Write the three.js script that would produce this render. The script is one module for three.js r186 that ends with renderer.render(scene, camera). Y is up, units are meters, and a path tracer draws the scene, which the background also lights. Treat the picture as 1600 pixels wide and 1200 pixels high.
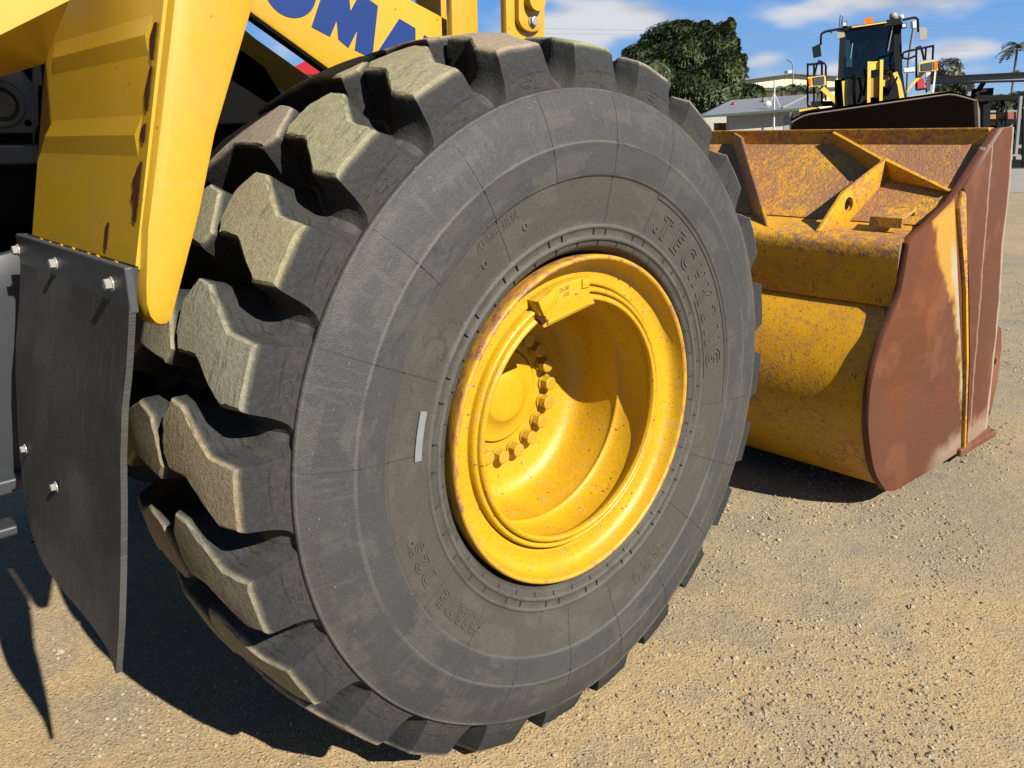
import * as THREE from 'three';
import { mergeGeometries, mergeVertices, toCreasedNormals } from 'three/addons/utils/BufferGeometryUtils.js';
import { RoundedBoxGeometry } from 'three/addons/geometries/RoundedBoxGeometry.js';
import { TextGeometry } from 'three/addons/geometries/TextGeometry.js';
import { FontLoader } from 'three/addons/loaders/FontLoader.js';

// ------------------------------------------------------------------ camera, sky, sun, exposure
const scene = new THREE.Scene();
const EXPOSURE = 2.2;
const FOV = 49.8, CAM = new THREE.Vector3(-1.266, 1.357, 1.147);
const camera = new THREE.PerspectiveCamera(FOV, 4 / 3, 0.05, 900);
camera.position.copy(CAM);
camera.rotation.set(THREE.MathUtils.degToRad(-16.682), THREE.MathUtils.degToRad(-42.397), THREE.MathUtils.degToRad(-0.427), 'YXZ');
camera.updateMatrixWorld(true);
const FPX = 600 / Math.tan(THREE.MathUtils.degToRad(FOV / 2));
// a point of the yard seen towards (x, y) of the 1600 x 1200 photograph, at a depth in metres: used to survey the far things
function at(x, y, depth) {
  return new THREE.Vector3((x - 800) / FPX * depth, (600 - y) / FPX * depth, -depth).applyMatrix4(camera.matrixWorld);
}
const renderer = new THREE.WebGLRenderer({ antialias: true });
renderer.toneMapping = THREE.LinearToneMapping;
renderer.toneMappingExposure = EXPOSURE;
renderer.shadowMap.enabled = true;

const SUN = new THREE.Vector3(-0.025, 0.61, 0.79).normalize();
const sun = new THREE.DirectionalLight(new THREE.Color(1, 0.93, 0.82), 5);
sun.position.copy(SUN).multiplyScalar(60).add(new THREE.Vector3(0.5, 0, -0.5));
sun.target.position.set(0.5, 0, -0.5);
sun.castShadow = true; sun.shadow.radius = 1;
sun.shadow.mapSize.set(4096, 4096);
Object.assign(sun.shadow.camera, { left: -30, right: 30, top: 30, bottom: -30, near: 1, far: 160 });
scene.add(sun, sun.target);

// ------------------------------------------------------------------ noise
function rng(seed) { let a = seed >>> 0; return () => { a = (a + 0x6d2b79f5) | 0; let t = Math.imul(a ^ (a >>> 15), 1 | a); t = (t + Math.imul(t ^ (t >>> 7), 61 | t)) ^ t; return ((t ^ (t >>> 14)) >>> 0) / 4294967296; }; }
const LAT = (() => { const r = rng(77), a = new Float32Array(65536); for (let i = 0; i < 65536; i++) a[i] = r(); return a; })();
function vn(x, y, px, py, s = 0) {            // value noise, period (px, py) cells
  const xi = Math.floor(x), yi = Math.floor(y), fx = x - xi, fy = y - yi;
  const x0 = ((xi % px) + px) % px, y0 = ((yi % py) + py) % py, x1 = (x0 + 1) % px, y1 = (y0 + 1) % py;
  const u = fx * fx * (3 - 2 * fx), w = fy * fy * (3 - 2 * fy);
  const h = (a, b) => { let q = Math.imul(a + 17, 374761393) ^ Math.imul(b + 5, 668265263) ^ Math.imul(s + 3, 2147001325); q = Math.imul(q ^ (q >>> 13), 1274126177); return LAT[(q ^ (q >>> 15)) & 65535]; };
  const a = h(x0, y0), b = h(x1, y0), c = h(x0, y1), d = h(x1, y1);
  return a + (b - a) * u + (c - a) * w + (a - b - c + d) * u * w;
}
function fbm(u, v, cx, cy, oct, s = 0) {      // u, v in 0..1, tiles
  let t = 0, a = 0.5, n = 0;
  for (let i = 0; i < oct; i++) { t += a * vn(u * cx, v * cy, cx, cy, s + i); n += a; a *= 0.55; cx *= 2; cy *= 2; }
  return t / n;
}
const D2RAD = Math.PI / 180;
const clamp = (x, a = 0, b = 1) => Math.min(b, Math.max(a, x));
const ss = (a, b, x) => { const t = clamp((x - a) / (b - a)); return t * t * (3 - 2 * t); };
const mix = (a, b, t) => a + (b - a) * t;
const mix3 = (a, b, t) => [mix(a[0], b[0], t), mix(a[1], b[1], t), mix(a[2], b[2], t)];
const enc = (x) => { x = clamp(x); return 255 * (x <= 0.0031308 ? 12.92 * x : 1.055 * Math.pow(x, 1 / 2.4) - 0.055); };

// ------------------------------------------------------------------ sky: blue air with drifting cloud banks
{
  const W = 2048, Hh = 1024, data = new Float32Array(W * Hh * 4);
  const fwd = at(800, 600, 1).sub(CAM);
  const az0 = Math.atan2(fwd.z, fwd.x);
  const blobs = [[960, 20, 190, 34, 1.05], [880, 44, 110, 34, 1], [1070, 34, 110, 26, .85], [1350, 4, 220, 26, 1.05], [1240, 22, 80, 18, .75], [1195, 98, 60, 15, .72], [1508, 73, 62, 13, .8], [1440, 86, 60, 11, .5], [1300, 108, 70, 12, .6], [1500, 112, 90, 8, .5], [430, 70, 60, 40, .6], [690, 30, 60, 30, .35]].map(([x, y, a, b, k]) => {
    const d = at(x, y, 1).sub(CAM).normalize();
    return [Math.atan2(d.z, d.x), Math.asin(d.y), a / FPX * .8, b / FPX, k];
  });
  for (let j = 0; j < Hh; j++) {
    const el = (j + .5) / Hh * Math.PI - Math.PI / 2, e = Math.max(el, 0);
    for (let i = 0; i < W; i++) {
      const u = (i + .5) / W, az = (u - .5) * 2 * Math.PI;
      const t = 1 - Math.exp(-e * 9.5), t2 = ss(0, 1.2, e);
      let c = mix3([.42, .62, .78], [.058, .29, .80], t); c = mix3(c, [.045, .10, .235], t2);
      // clouds
      const n = fbm(u, el / Math.PI + .5, 26, 60, 5, 3), n2 = fbm(u, el / Math.PI + .5, 60, 130, 4, 9);
      let dens = 0, w = 0;
      for (const b of blobs) { let da = az - b[0]; da = Math.atan2(Math.sin(da), Math.cos(da)); const q = (da / b[2]) ** 2 + ((el - b[1]) / b[3]) ** 2; if (q < 9) { const g = b[4] * Math.exp(-q); dens = Math.max(dens, g); } }
      let da = az - az0; da = Math.atan2(Math.sin(da), Math.cos(da));
      const inView = (1 - ss(.5, .8, Math.abs(da))) * (1 - ss(.14, .2, el));
      let d = mix(ss(.56, .76, n * .75 + n2 * .25) * ss(.02, .12, el), ss(.26, .74, dens * .8 + (n - .5) * .8 + (n2 - .5) * 1.1), inView);
      d *= .92;
      const sh = clamp(.55 + (n2 - .42) * 2.2);
      const cl = mix3([.30, .35, .44], [.74, .74, .76], sh);
      c = mix3(c, cl, d);
      if (el < 0) c = mix3([.34, .40, .42], [.13, .12, .1], ss(0, .12, -el));
      const o = (j * W + i) * 4; data[o] = c[0] * .455; data[o + 1] = c[1] * .455; data[o + 2] = c[2] * .455; data[o + 3] = 1;
    }
  }
  const t = new THREE.DataTexture(data, W, Hh, THREE.RGBAFormat, THREE.FloatType);
  t.mapping = THREE.EquirectangularReflectionMapping; t.magFilter = THREE.LinearFilter; t.minFilter = THREE.LinearFilter; t.wrapS = THREE.RepeatWrapping; t.needsUpdate = true;
  scene.background = t; scene.environment = t;
}

// ------------------------------------------------------------------ textures
function tex(w, h, fn, srgb = true) {
  const d = new Uint8Array(w * h * 4);
  for (let j = 0; j < h; j++) for (let i = 0; i < w; i++) {
    const c = fn((i + .5) / w, (j + .5) / h), o = (j * w + i) * 4;
    if (srgb) { d[o] = enc(c[0]); d[o + 1] = enc(c[1]); d[o + 2] = enc(c[2]); } else d[o] = d[o + 1] = d[o + 2] = 255 * clamp(c);
    d[o + 3] = 255;
  }
  const t = new THREE.DataTexture(d, w, h, THREE.RGBAFormat, THREE.UnsignedByteType);
  t.wrapS = t.wrapT = THREE.RepeatWrapping; t.magFilter = THREE.LinearFilter; t.minFilter = THREE.LinearMipmapLinearFilter; t.generateMipmaps = true; t.anisotropy = 8;
  if (srgb) t.colorSpace = THREE.SRGBColorSpace;
  t.needsUpdate = true; return t;
}
const rep = (t, x, y = x) => { const c = t.clone(); c.repeat.set(x, y); c.needsUpdate = true; return c; };
// specks: sparse irregular spots
function specks(u, v, cells, dens, size, s) {
  const x = u * cells, y = v * cells, xi = Math.floor(x), yi = Math.floor(y); let m = 0;
  for (let b = -1; b <= 1; b++) for (let a = -1; a <= 1; a++) {
    const cx = ((xi + a) % cells + cells) % cells, cy = ((yi + b) % cells + cells) % cells;
    const k = (q) => { let w = Math.imul(cx + 11, 374761393) ^ Math.imul(cy + 7, 668265263) ^ Math.imul(s * 8 + q + 3, 2147001325); w = Math.imul(w ^ (w >>> 13), 1274126177); return LAT[(w ^ (w >>> 15)) & 65535]; };
    if (k(0) > dens) continue;
    const dx = x - (xi + a + k(1)), dy = y - (yi + b + k(2)), r = size * (.35 + k(3) * .9), st = .6 + k(4) * 1.1;
    const q = Math.hypot(dx * st, dy / st) / r; if (q < 1) m = Math.max(m, 1 - ss(.55, 1, q));
  }
  return m;
}
const YEL = [.50, .30, .016], RUST = [.20, .085, .040], RUSTD = [.075, .024, .014], RUSTL = [.33, .165, .08];
const T = {};
T.ground = tex(2048, 2048, (u, v) => {        // 3.2 m tile of dusty road base
  const big = fbm(u, v, 4, 4, 4, 1), mid = fbm(u, v, 22, 22, 4, 5), f = fbm(u, v, 220, 220, 3, 11), f2 = vn(u * 900, v * 900, 900, 900, 4);
  let c = mix3([.435, .316, .158], [.375, .283, .158], ss(.42, .62, big));
  c = mix3(c, [.29, .238, .16], ss(.50, .70, mid) * .5);
  const k = .64 + .32 * f + .40 * (f2 - .5); c = [c[0] * k, c[1] * k, c[2] * k];
  const s1 = specks(u, v, 420, .24, .40, 3), tone = LAT[(Math.floor(u * 420) * 31 + Math.floor(v * 420) * 1777) & 65535];
  if (s1 > 0) c = mix3(c, mix3([.13, .11, .085], [.40, .34, .25], tone), s1 * .6);
  return c;
});
T.groundB = tex(2048, 2048, (u, v) => .40 * fbm(u, v, 60, 60, 6, 5) + .30 * vn(u * 900, v * 900, 900, 900, 4) + .40 * specks(u, v, 420, .24, .40, 3) + .25 * specks(u, v, 160, .03, .3, 8), false);
T.yellow = tex(1024, 1024, (u, v) => {        // machine paint, dusty with a few chips
  const n = fbm(u, v, 6, 6, 4, 2), f = fbm(u, v, 90, 90, 3, 7);
  let c = mix3(YEL, [.45, .275, .035], ss(.5, .8, n) * .35); const k = .95 + .1 * f; c = c.map((q) => q * k);
  c = mix3(c, [.42, .30, .12], ss(.70, .80, fbm(u, v, 9, 200, 3, 24)) * ss(.5, .62, fbm(u, v, 7, 7, 3, 26)) * .16);   // fine scratches
  c = mix3(c, [.40, .29, .11], ss(.56, .7, fbm(u, v, 14, 12, 5, 28)) * .14);                                        // dried dust
  return mix3(c, [.12, .05, .03], specks(u, v, 60, .022, .17, 5) * .8);
});
T.rimYellow = tex(1024, 1024, (u, v) => {
  const n = fbm(u, v, 6, 6, 4, 12), f = fbm(u, v, 90, 90, 3, 7), m = fbm(u, v, 30, 30, 4, 21);
  let c = mix3([.52, .310, .006], [.50, .265, .008], ss(.45, .7, n) * .55); const k = .9 + .2 * f; c = c.map((q) => q * k);
  c = mix3(c, [.40, .27, .12], ss(.60, .75, m) * .3);
  c = mix3(c, [.22, .085, .03], specks(u, v, 90, .15, .22, 9) * .7);
  return mix3(c, [.11, .04, .03], Math.max(specks(u, v, 36, .06, .22, 15), specks(u, v, 150, .1, .3, 16)) * .8);
});
T.rimEdge = tex(2048, 256, (u, v) => {        // all round the flange lip: paint rubbed to primer and rust, most at the upper left
  const n0 = fbm(u, v, 110, 8, 5, 12), deg = u * 360 - 90, up = Math.exp(-(((deg - 120) / 62) ** 2)), n = n0 - .13 + .17 * up, m = fbm(u, v, 320, 20, 3, 4) - .06 + .08 * up;
  let c = mix3([.50, .275, .012], [.42, .185, .05], ss(.42, .6, n)); c = mix3(c, [.17, .07, .042], ss(.54, .68, m * .6 + n * .4)); c = mix3(c, [.42, .26, .13], ss(.62, .75, m) * .6);
  return c;
});
function rustPaint(lo, hi, seed, dark = 1) {
  return tex(1024, 1024, (u, v) => {          // 1.2 m tile
    const big = fbm(u, v, 4, 4, 3, seed), f = fbm(u, v, 80, 110, 4, seed + 4), g = vn(u * 300, v * 300, 300, 300, seed + 1);
    const r = ss(lo, hi, big * .42 + f * .44 + g * .14);
    let y = mix3([.58, .295, .004], [.52, .255, .012], ss(.45, .65, fbm(u, v, 12, 12, 3, seed + 9))); const k = .88 + .24 * g; y = y.map((q) => q * k);
    let ru = mix3(RUST, RUSTL, f); ru = ru.map((q) => q * (.75 + .5 * g));
    let c = mix3(y, ru, r);
    return mix3(c, RUSTD, Math.max(specks(u, v, 128, .30 * dark * ss(.34, .6, fbm(u, v, 9, 9, 3, seed + 5)) + .04, .26, seed), specks(u, v, 44, .07 * dark, .2, seed + 2)) * .85);
  });
}
T.rp1 = rustPaint(.56, .70, 31, 1); T.rp2 = rustPaint(.47, .60, 31, 1.4); T.rp3 = rustPaint(.30, .545, 39, .8);
T.rustB = tex(1024, 1024, (u, v) => .5 * fbm(u, v, 80, 110, 4, 43) + .5 * vn(u * 300, v * 300, 300, 300, 8), false);
T.rust = tex(1024, 1024, (u, v) => {          // side plates: even matt rust with streaks
  const n = fbm(u, v, 5, 5, 4, 51), s = fbm(u, v, 60, 6, 4, 53), f = vn(u * 380, v * 380, 380, 380, 2), f3 = fbm(u, v, 120, 120, 3, 55);
  let c = mix3([.135, .042, .013], [.108, .035, .013], ss(.4, .6, n)); c = mix3(c, [.16, .06, .025], ss(.52, .7, s) * .4); c = mix3(c, [.22, .08, .034], ss(.60, .75, fbm(u, v, 9, 4, 4, 57)) * .35);
  const k = .8 + .25 * f + .2 * f3; return c.map((q) => q * k);
});
T.grainB = tex(1024, 1024, (u, v) => .5 * fbm(u, v, 60, 60, 4, 61) + .5 * vn(u * 450, v * 450, 450, 450, 6), false);
T.tread = tex(1024, 1024, (u, v) => {         // 0.5 m tile: dusty worn rubber, scuffed along the roll direction
  const n = fbm(u, v, 8, 8, 3, 71), st = fbm(u, v, 16, 120, 4, 73), f = vn(u * 260, v * 260, 260, 260, 6), g = fbm(u, v, 90, 90, 3, 77);
  let k = .66 + .36 * g + .3 * (f - .5); k *= 1 - .42 * ss(.56, .74, st) * ss(.42, .6, n); k *= .88 + .24 * n;
  const c = mix3([1, .99, .97], [.96, .98, 1], n); return c.map((q) => q * k * .98);
});
T.treadB = tex(1024, 1024, (u, v) => .5 * fbm(u, v, 90, 90, 4, 77) + .35 * vn(u * 300, v * 300, 300, 300, 6) + .15 * fbm(u, v, 16, 120, 4, 73) - .4 * specks(u, v, 50, .05, .22, 5), false);
T.flap = tex(1024, 1024, (u, v) => {
  const n = fbm(u, v, 5, 5, 4, 81), f = fbm(u, v, 160, 60, 3, 83), p = specks(u, v, 220, .16, .34, 6), sc = ss(.66, .76, fbm(u, v, 140, 14, 3, 87));
  const k = .026 + .016 * ss(.4, .65, n) + .01 * (f - .5) + .026 * p + .012 * sc; return [k * 1.36, k * 1.36, k * 1.22];
});
T.plain = tex(512, 512, (u, v) => { const k = .86 + .2 * fbm(u, v, 8, 8, 4, 91) + .08 * (vn(u * 200, v * 200, 200, 200, 3) - .5); return [k, k, k]; });

const std = (o) => new THREE.MeshStandardMaterial({ roughness: .7, ...o });
const lin = (r, g, b) => new THREE.Color().setRGB(r, g, b);
const grainy = rep(T.grainB, 2);
const M = {
  ground: std({ map: rep(T.ground, 1 / 3.2), bumpMap: rep(T.groundB, 1 / 3.2), bumpScale: .006, roughness: 1, vertexColors: true }),
  pebble: std({ color: 0xffffff, roughness: .95 }),
  yellow: new THREE.MeshPhysicalMaterial({ map: T.yellow, roughness: .38, clearcoat: .35, clearcoatRoughness: .25 }),
  yellowFar: std({ color: lin(.62, .40, .06), map: T.plain, roughness: .5 }),
  rim: std({ map: rep(T.rimYellow, 1.6), bumpMap: grainy, bumpScale: .0008, roughness: .42 }),
  rimEdge: std({ map: rep(T.rimEdge, 1, 9), bumpMap: grainy, bumpScale: .001, roughness: .55 }),
  hub: std({ color: lin(.54, .32, .010), map: T.plain, roughness: .38 }),
  bolt: std({ color: lin(.44, .27, .02), map: rep(T.plain, 6), roughness: .36 }),
  paintRust1: std({ map: rep(T.rp1, 1 / 1.2), bumpMap: rep(T.rustB, 1 / 1.2), bumpScale: .0008, roughness: .5 }),
  paintRust2: std({ map: rep(T.rp2, 1 / 1.2), bumpMap: rep(T.rustB, 1 / 1.2), bumpScale: .001, roughness: .65 }),
  paintRust3: std({ map: rep(T.rp3, 1 / 1.2), bumpMap: rep(T.rustB, 1 / 1.2), bumpScale: .0035, roughness: .75 }),
  rust: std({ map: rep(T.rust, .8), bumpMap: rep(T.grainB, .8), bumpScale: .001, roughness: .66 }),
  rustChip: new THREE.MeshPhysicalMaterial({ color: lin(.058, .021, .012), map: rep(T.plain, 8), roughness: 1, specularIntensity: .2 }),
  tread: new THREE.MeshPhysicalMaterial({ specularIntensity: .35, map: rep(T.tread, 2), bumpMap: rep(T.treadB, 2), bumpScale: .0012, roughness: .9, vertexColors: true }),
  rubber: std({ color: lin(.075, .076, .076), map: T.plain, bumpMap: grainy, bumpScale: .0008, roughness: .75 }),
  letter: std({ color: lin(.060, .055, .045), map: rep(T.plain, 4), roughness: .72 }),
  flap: new THREE.MeshPhysicalMaterial({ specularIntensity: .6, map: rep(T.flap, 1.2), bumpMap: rep(T.grainB, 3), bumpScale: .0006, roughness: .6 }),
  blackSteel: std({ color: lin(.056, .060, .064), map: rep(T.plain, 2), bumpMap: grainy, bumpScale: .0003, roughness: .42 }),
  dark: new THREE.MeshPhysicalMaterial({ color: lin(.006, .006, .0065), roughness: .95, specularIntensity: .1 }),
  greySteel: std({ color: lin(.032, .0365, .041), map: rep(T.plain, 3), roughness: .5 }),
  paleSteel: std({ color: lin(.34, .34, .33), map: rep(T.plain, 3), roughness: .4, metalness: .3 }),
  zinc: std({ color: lin(.40, .39, .35), map: rep(T.plain, 10), roughness: .45, metalness: .4 }),
  blue: std({ color: lin(.008, .032, .16), roughness: .4 }),
  white: std({ color: lin(.72, .72, .70), roughness: .5 }),
  tape: std({ color: lin(.20, .215, .22), map: rep(T.plain, 10), roughness: .4 }),
};

// ------------------------------------------------------------------ object helpers
const counts = {};
function numbered(name) { const n = counts[name] = (counts[name] ?? -1) + 1; return n ? `${name}_${String(n).padStart(3, '0')}` : name; }
function sh(o) { o.castShadow = o.receiveShadow = true; return o; }
function thing(name, label, category, pos = [0, 0, 0], group) {
  const g = new THREE.Group(); g.name = numbered(name); g.position.set(...pos); g.userData = { label, category }; if (group) g.userData.group = group; scene.add(g); return g;
}
function part(name, geo, mat, parent, label) {
  const m = sh(new THREE.Mesh(geo, mat)); m.name = numbered(name); if (label) m.userData.label = label;
  const b = typeof BASE0 === 'undefined' ? null : BASE0(parent); if (b) geo.translate(-b.x, -b.y, -b.z);
  parent.add(m); return m;
}
function struct(name, geo, mat, kind = 'structure') { const m = sh(new THREE.Mesh(geo, mat)); m.name = numbered(name); m.userData = { kind }; scene.add(m); return m; }
const BASES = new WeakMap(); function BASE0(p) { while (p && p !== scene) { if (BASES.has(p)) return BASES.get(p); p = p.parent; } return null; }
const merge = (a) => mergeGeometries(a.map((g) => { const q = g.index ? g.toNonIndexed() : g; for (const k of Object.keys(q.attributes)) if (!['position', 'normal', 'uv', 'color'].includes(k)) q.deleteAttribute(k); return q; }), false);
const V = (x, y, z) => new THREE.Vector3(x, y, z);
function tri(list, uvs, crease = .6) {          // list: flat array of [x,y,z] triples (triangles)
  const g = new THREE.BufferGeometry(); g.setAttribute('position', new THREE.Float32BufferAttribute(list.flat(), 3));
  if (uvs) g.setAttribute('uv', new THREE.Float32BufferAttribute(uvs.flat(), 2));
  g.computeVertexNormals(); if (!uvs) boxUV(g); return crease ? toCreasedNormals(g, crease) : g;
}
function boxUV(g, s = 1) {                      // metres, by the main direction of each face
  if (g.index) g = g.toNonIndexed();
  const p = g.attributes.position, n = p.count, uv = new Float32Array(n * 2), a = V(), b = V(), c = V();
  for (let i = 0; i < n; i += 3) {
    a.fromBufferAttribute(p, i); b.fromBufferAttribute(p, i + 1); c.fromBufferAttribute(p, i + 2);
    const q = b.clone().sub(a).cross(c.clone().sub(a)), ax = Math.abs(q.x), ay = Math.abs(q.y), az = Math.abs(q.z);
    for (const [k, w] of [[i, a], [i + 1, b], [i + 2, c]]) {
      const [x, y] = ax > ay && ax > az ? [w.z, w.y] : ay > az ? [w.x, w.z] : [w.x, w.y];
      uv[k * 2] = x * s; uv[k * 2 + 1] = y * s;
    }
  }
  g.setAttribute('uv', new THREE.BufferAttribute(uv, 2)); return g;
}
function rbox(w, h, d, r = .006, x = 0, y = 0, z = 0, rx = 0, ry = 0, rz = 0) {
  const g = new RoundedBoxGeometry(w, h, d, 2, Math.min(r, w / 2.01, h / 2.01, d / 2.01));
  g.applyMatrix4(new THREE.Matrix4().makeRotationFromEuler(new THREE.Euler(rx, ry, rz))); g.translate(x, y, z); return boxUV(g);
}
function prism(pts, z0, z1, bevel = .004, holes = []) {   // outline in x, y; from z0 to z1
  const s = new THREE.Shape(pts.map(([x, y]) => new THREE.Vector2(x, y)));
  for (const [hx, hy, r] of holes) { const h = new THREE.Path(); h.absarc(hx, hy, r, 0, Math.PI * 2, true); s.holes.push(h); }
  const g = new THREE.ExtrudeGeometry(s, { depth: z1 - z0 - 2 * bevel, bevelEnabled: bevel > 0, bevelThickness: bevel, bevelSize: bevel, bevelOffset: -bevel, bevelSegments: 2, curveSegments: 20 });
  g.translate(0, 0, z0 + bevel); return toCreasedNormals(boxUV(g), .6);
}
function plateBetween(a, b, c, d, t) {          // a slab on the quad a b c d, thickness t along its normal (both ways)
  const n = b.clone().sub(a).cross(d.clone().sub(a)).normalize().multiplyScalar(t / 2);
  const P = [a, b, c, d], f = P.map((p) => p.clone().add(n)), k = P.map((p) => p.clone().sub(n)), L = [];
  const q = (p0, p1, p2, p3) => L.push(p0, p1, p2, p0, p2, p3);
  q(...f); q(k[3], k[2], k[1], k[0]); for (let i = 0; i < 4; i++) { const j = (i + 1) % 4; q(f[i], k[i], k[j], f[j]); }
  return tri(L.map((p) => p.toArray()), null, .3);
}
function tube(pts, r, seg = 24, rad = 8, closed = false) { return new THREE.TubeGeometry(new THREE.CatmullRomCurve3(pts.map((p) => p.isVector3 ? p : V(...p)), closed, 'catmullrom', .1), seg, r, rad, closed); }
function rod(a, b, r, r2 = r, seg = 10) {
  const d = b.clone().sub(a), g = new THREE.CylinderGeometry(r2, r, d.length(), seg); g.applyQuaternion(new THREE.Quaternion().setFromUnitVectors(V(0, 1, 0), d.clone().normalize())); g.translate(...a.clone().add(b).multiplyScalar(.5).toArray()); return g;
}
function hexBolt(r, h, washer = 1.35) {         // along +z from z = 0
  const hd = new THREE.CylinderGeometry(r * .93, r, h, 6, 1); hd.rotateX(Math.PI / 2); hd.translate(0, 0, h / 2 + r * .22);
  const top = new THREE.CylinderGeometry(r * .72, r * .93, r * .1, 12); top.rotateX(Math.PI / 2); top.translate(0, 0, h + r * .27);
  const w = new THREE.CylinderGeometry(r * washer, r * washer, r * .24, 20); w.rotateX(Math.PI / 2); w.translate(0, 0, r * .12);
  return toCreasedNormals(merge([hd, top, w]), .4);
}

// ------------------------------------------------------------------ the ground
const r0 = rng(5);
function groundH(x, z) {                         // gentle unevenness, flat under the tyre
  const n = fbm(x / 40 + .5, z / 40 + .5, 40, 40, 4, 2) - .5, k = 1 - Math.exp(-((x * x + (z + .3) ** 2) / 1.2));
  return n * .03 * k;
}
{
  const N = 260, co = (i, c) => { const t = i / N * 2 - 1; return c + Math.sign(t) * (Math.abs(t) * 5 + Math.pow(Math.abs(t), 7) * 640); };
  const pos = [], uv = [], col = [], idx = [];
  for (let j = 0; j <= N; j++) for (let i = 0; i <= N; i++) {
    const x = co(i, 1), z = co(j, -1), near = Math.abs(x) < 12 && Math.abs(z) < 12;
    pos.push(x, near ? groundH(x, z) : 0, z); uv.push(x, z);
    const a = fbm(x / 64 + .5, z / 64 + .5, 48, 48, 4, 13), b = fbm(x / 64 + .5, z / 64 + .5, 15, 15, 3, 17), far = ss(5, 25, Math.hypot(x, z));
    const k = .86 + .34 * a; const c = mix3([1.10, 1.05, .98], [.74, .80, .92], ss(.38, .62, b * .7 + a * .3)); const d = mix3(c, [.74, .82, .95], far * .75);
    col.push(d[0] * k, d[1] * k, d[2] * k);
  }
  for (let j = 0; j < N; j++) for (let i = 0; i < N; i++) { const a = j * (N + 1) + i; idx.push(a, a + N + 1, a + 1, a + 1, a + N + 1, a + N + 2); }
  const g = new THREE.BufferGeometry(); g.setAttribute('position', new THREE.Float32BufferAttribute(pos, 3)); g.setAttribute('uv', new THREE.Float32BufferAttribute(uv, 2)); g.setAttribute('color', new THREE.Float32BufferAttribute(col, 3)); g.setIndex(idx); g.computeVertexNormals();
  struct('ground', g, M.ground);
  // loose stones
  const st = new THREE.IcosahedronGeometry(1, 1); { const p = st.attributes.position; for (let i = 0; i < p.count; i++) { const v = V().fromBufferAttribute(p, i), k = .72 + .5 * LAT[(Math.round(v.x * 50) * 13 + Math.round(v.y * 50) * 77 + Math.round(v.z * 50) * 331) & 65535]; p.setXYZ(i, v.x * k, v.y * k * .7, v.z * k); } st.computeVertexNormals(); }
  const C = 85000, im = new THREE.InstancedMesh(st, M.pebble, C), q = new THREE.Quaternion(), m = new THREE.Matrix4(); let k = 0, tries = 0;
  while (k < C && tries++ < 3e6) {
    const d = .75 + Math.pow(r0(), 1.6) * 9, an = -42.4 * Math.PI / 180 + (r0() - .5) * 1.15;
    const x = CAM.x - Math.sin(an) * d, z = CAM.z - Math.cos(an) * d;
    const patch = fbm(x / 64 + .5, z / 64 + .5, 15, 15, 3, 17) * .7 + fbm(x / 64 + .5, z / 64 + .5, 48, 48, 4, 13) * .3, fine = fbm(x / 64 + .5, z / 64 + .5, 190, 190, 3, 19);
    if (r0() > .10 + .90 * ss(.42, .60, patch) * ss(.35, .6, fine)) continue;
    const s = (.0009 + .0042 * Math.pow(r0(), 7) + (r0() < .006 ? .007 * r0() : 0)) * (1 + d * .06);
    q.setFromEuler(new THREE.Euler(r0() * .6, r0() * 6.3, r0() * .6));
    m.compose(V(x, groundH(x, z) + s * .25, z), q, V(s * (.8 + r0() * .6), s, s)); im.setMatrixAt(k, m);
    const t = r0(), c = mix3([.21, .17, .115], [.40, .33, .22], t), g2 = r0() < .12 ? .5 : 1; im.setColorAt(k, lin(c[0] * g2, c[1] * g2, c[2] * g2)); k++;
  }
  console.log('stones', k, tries); im.count = k; im.name = 'gravel'; im.userData = { kind: 'stuff', label: 'loose grey and tan pebbles scattered over the yard', category: 'gravel' }; sh(im); scene.add(im);
}

// ------------------------------------------------------------------ the near wheel loader
const loader = thing('wheel_loader', 'yellow wheel loader in the foreground with a huge tyre and rusty bucket', 'wheel loader');
const H = .755, ZC = -.315, WH = .271, D2R = Math.PI / 180;
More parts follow.
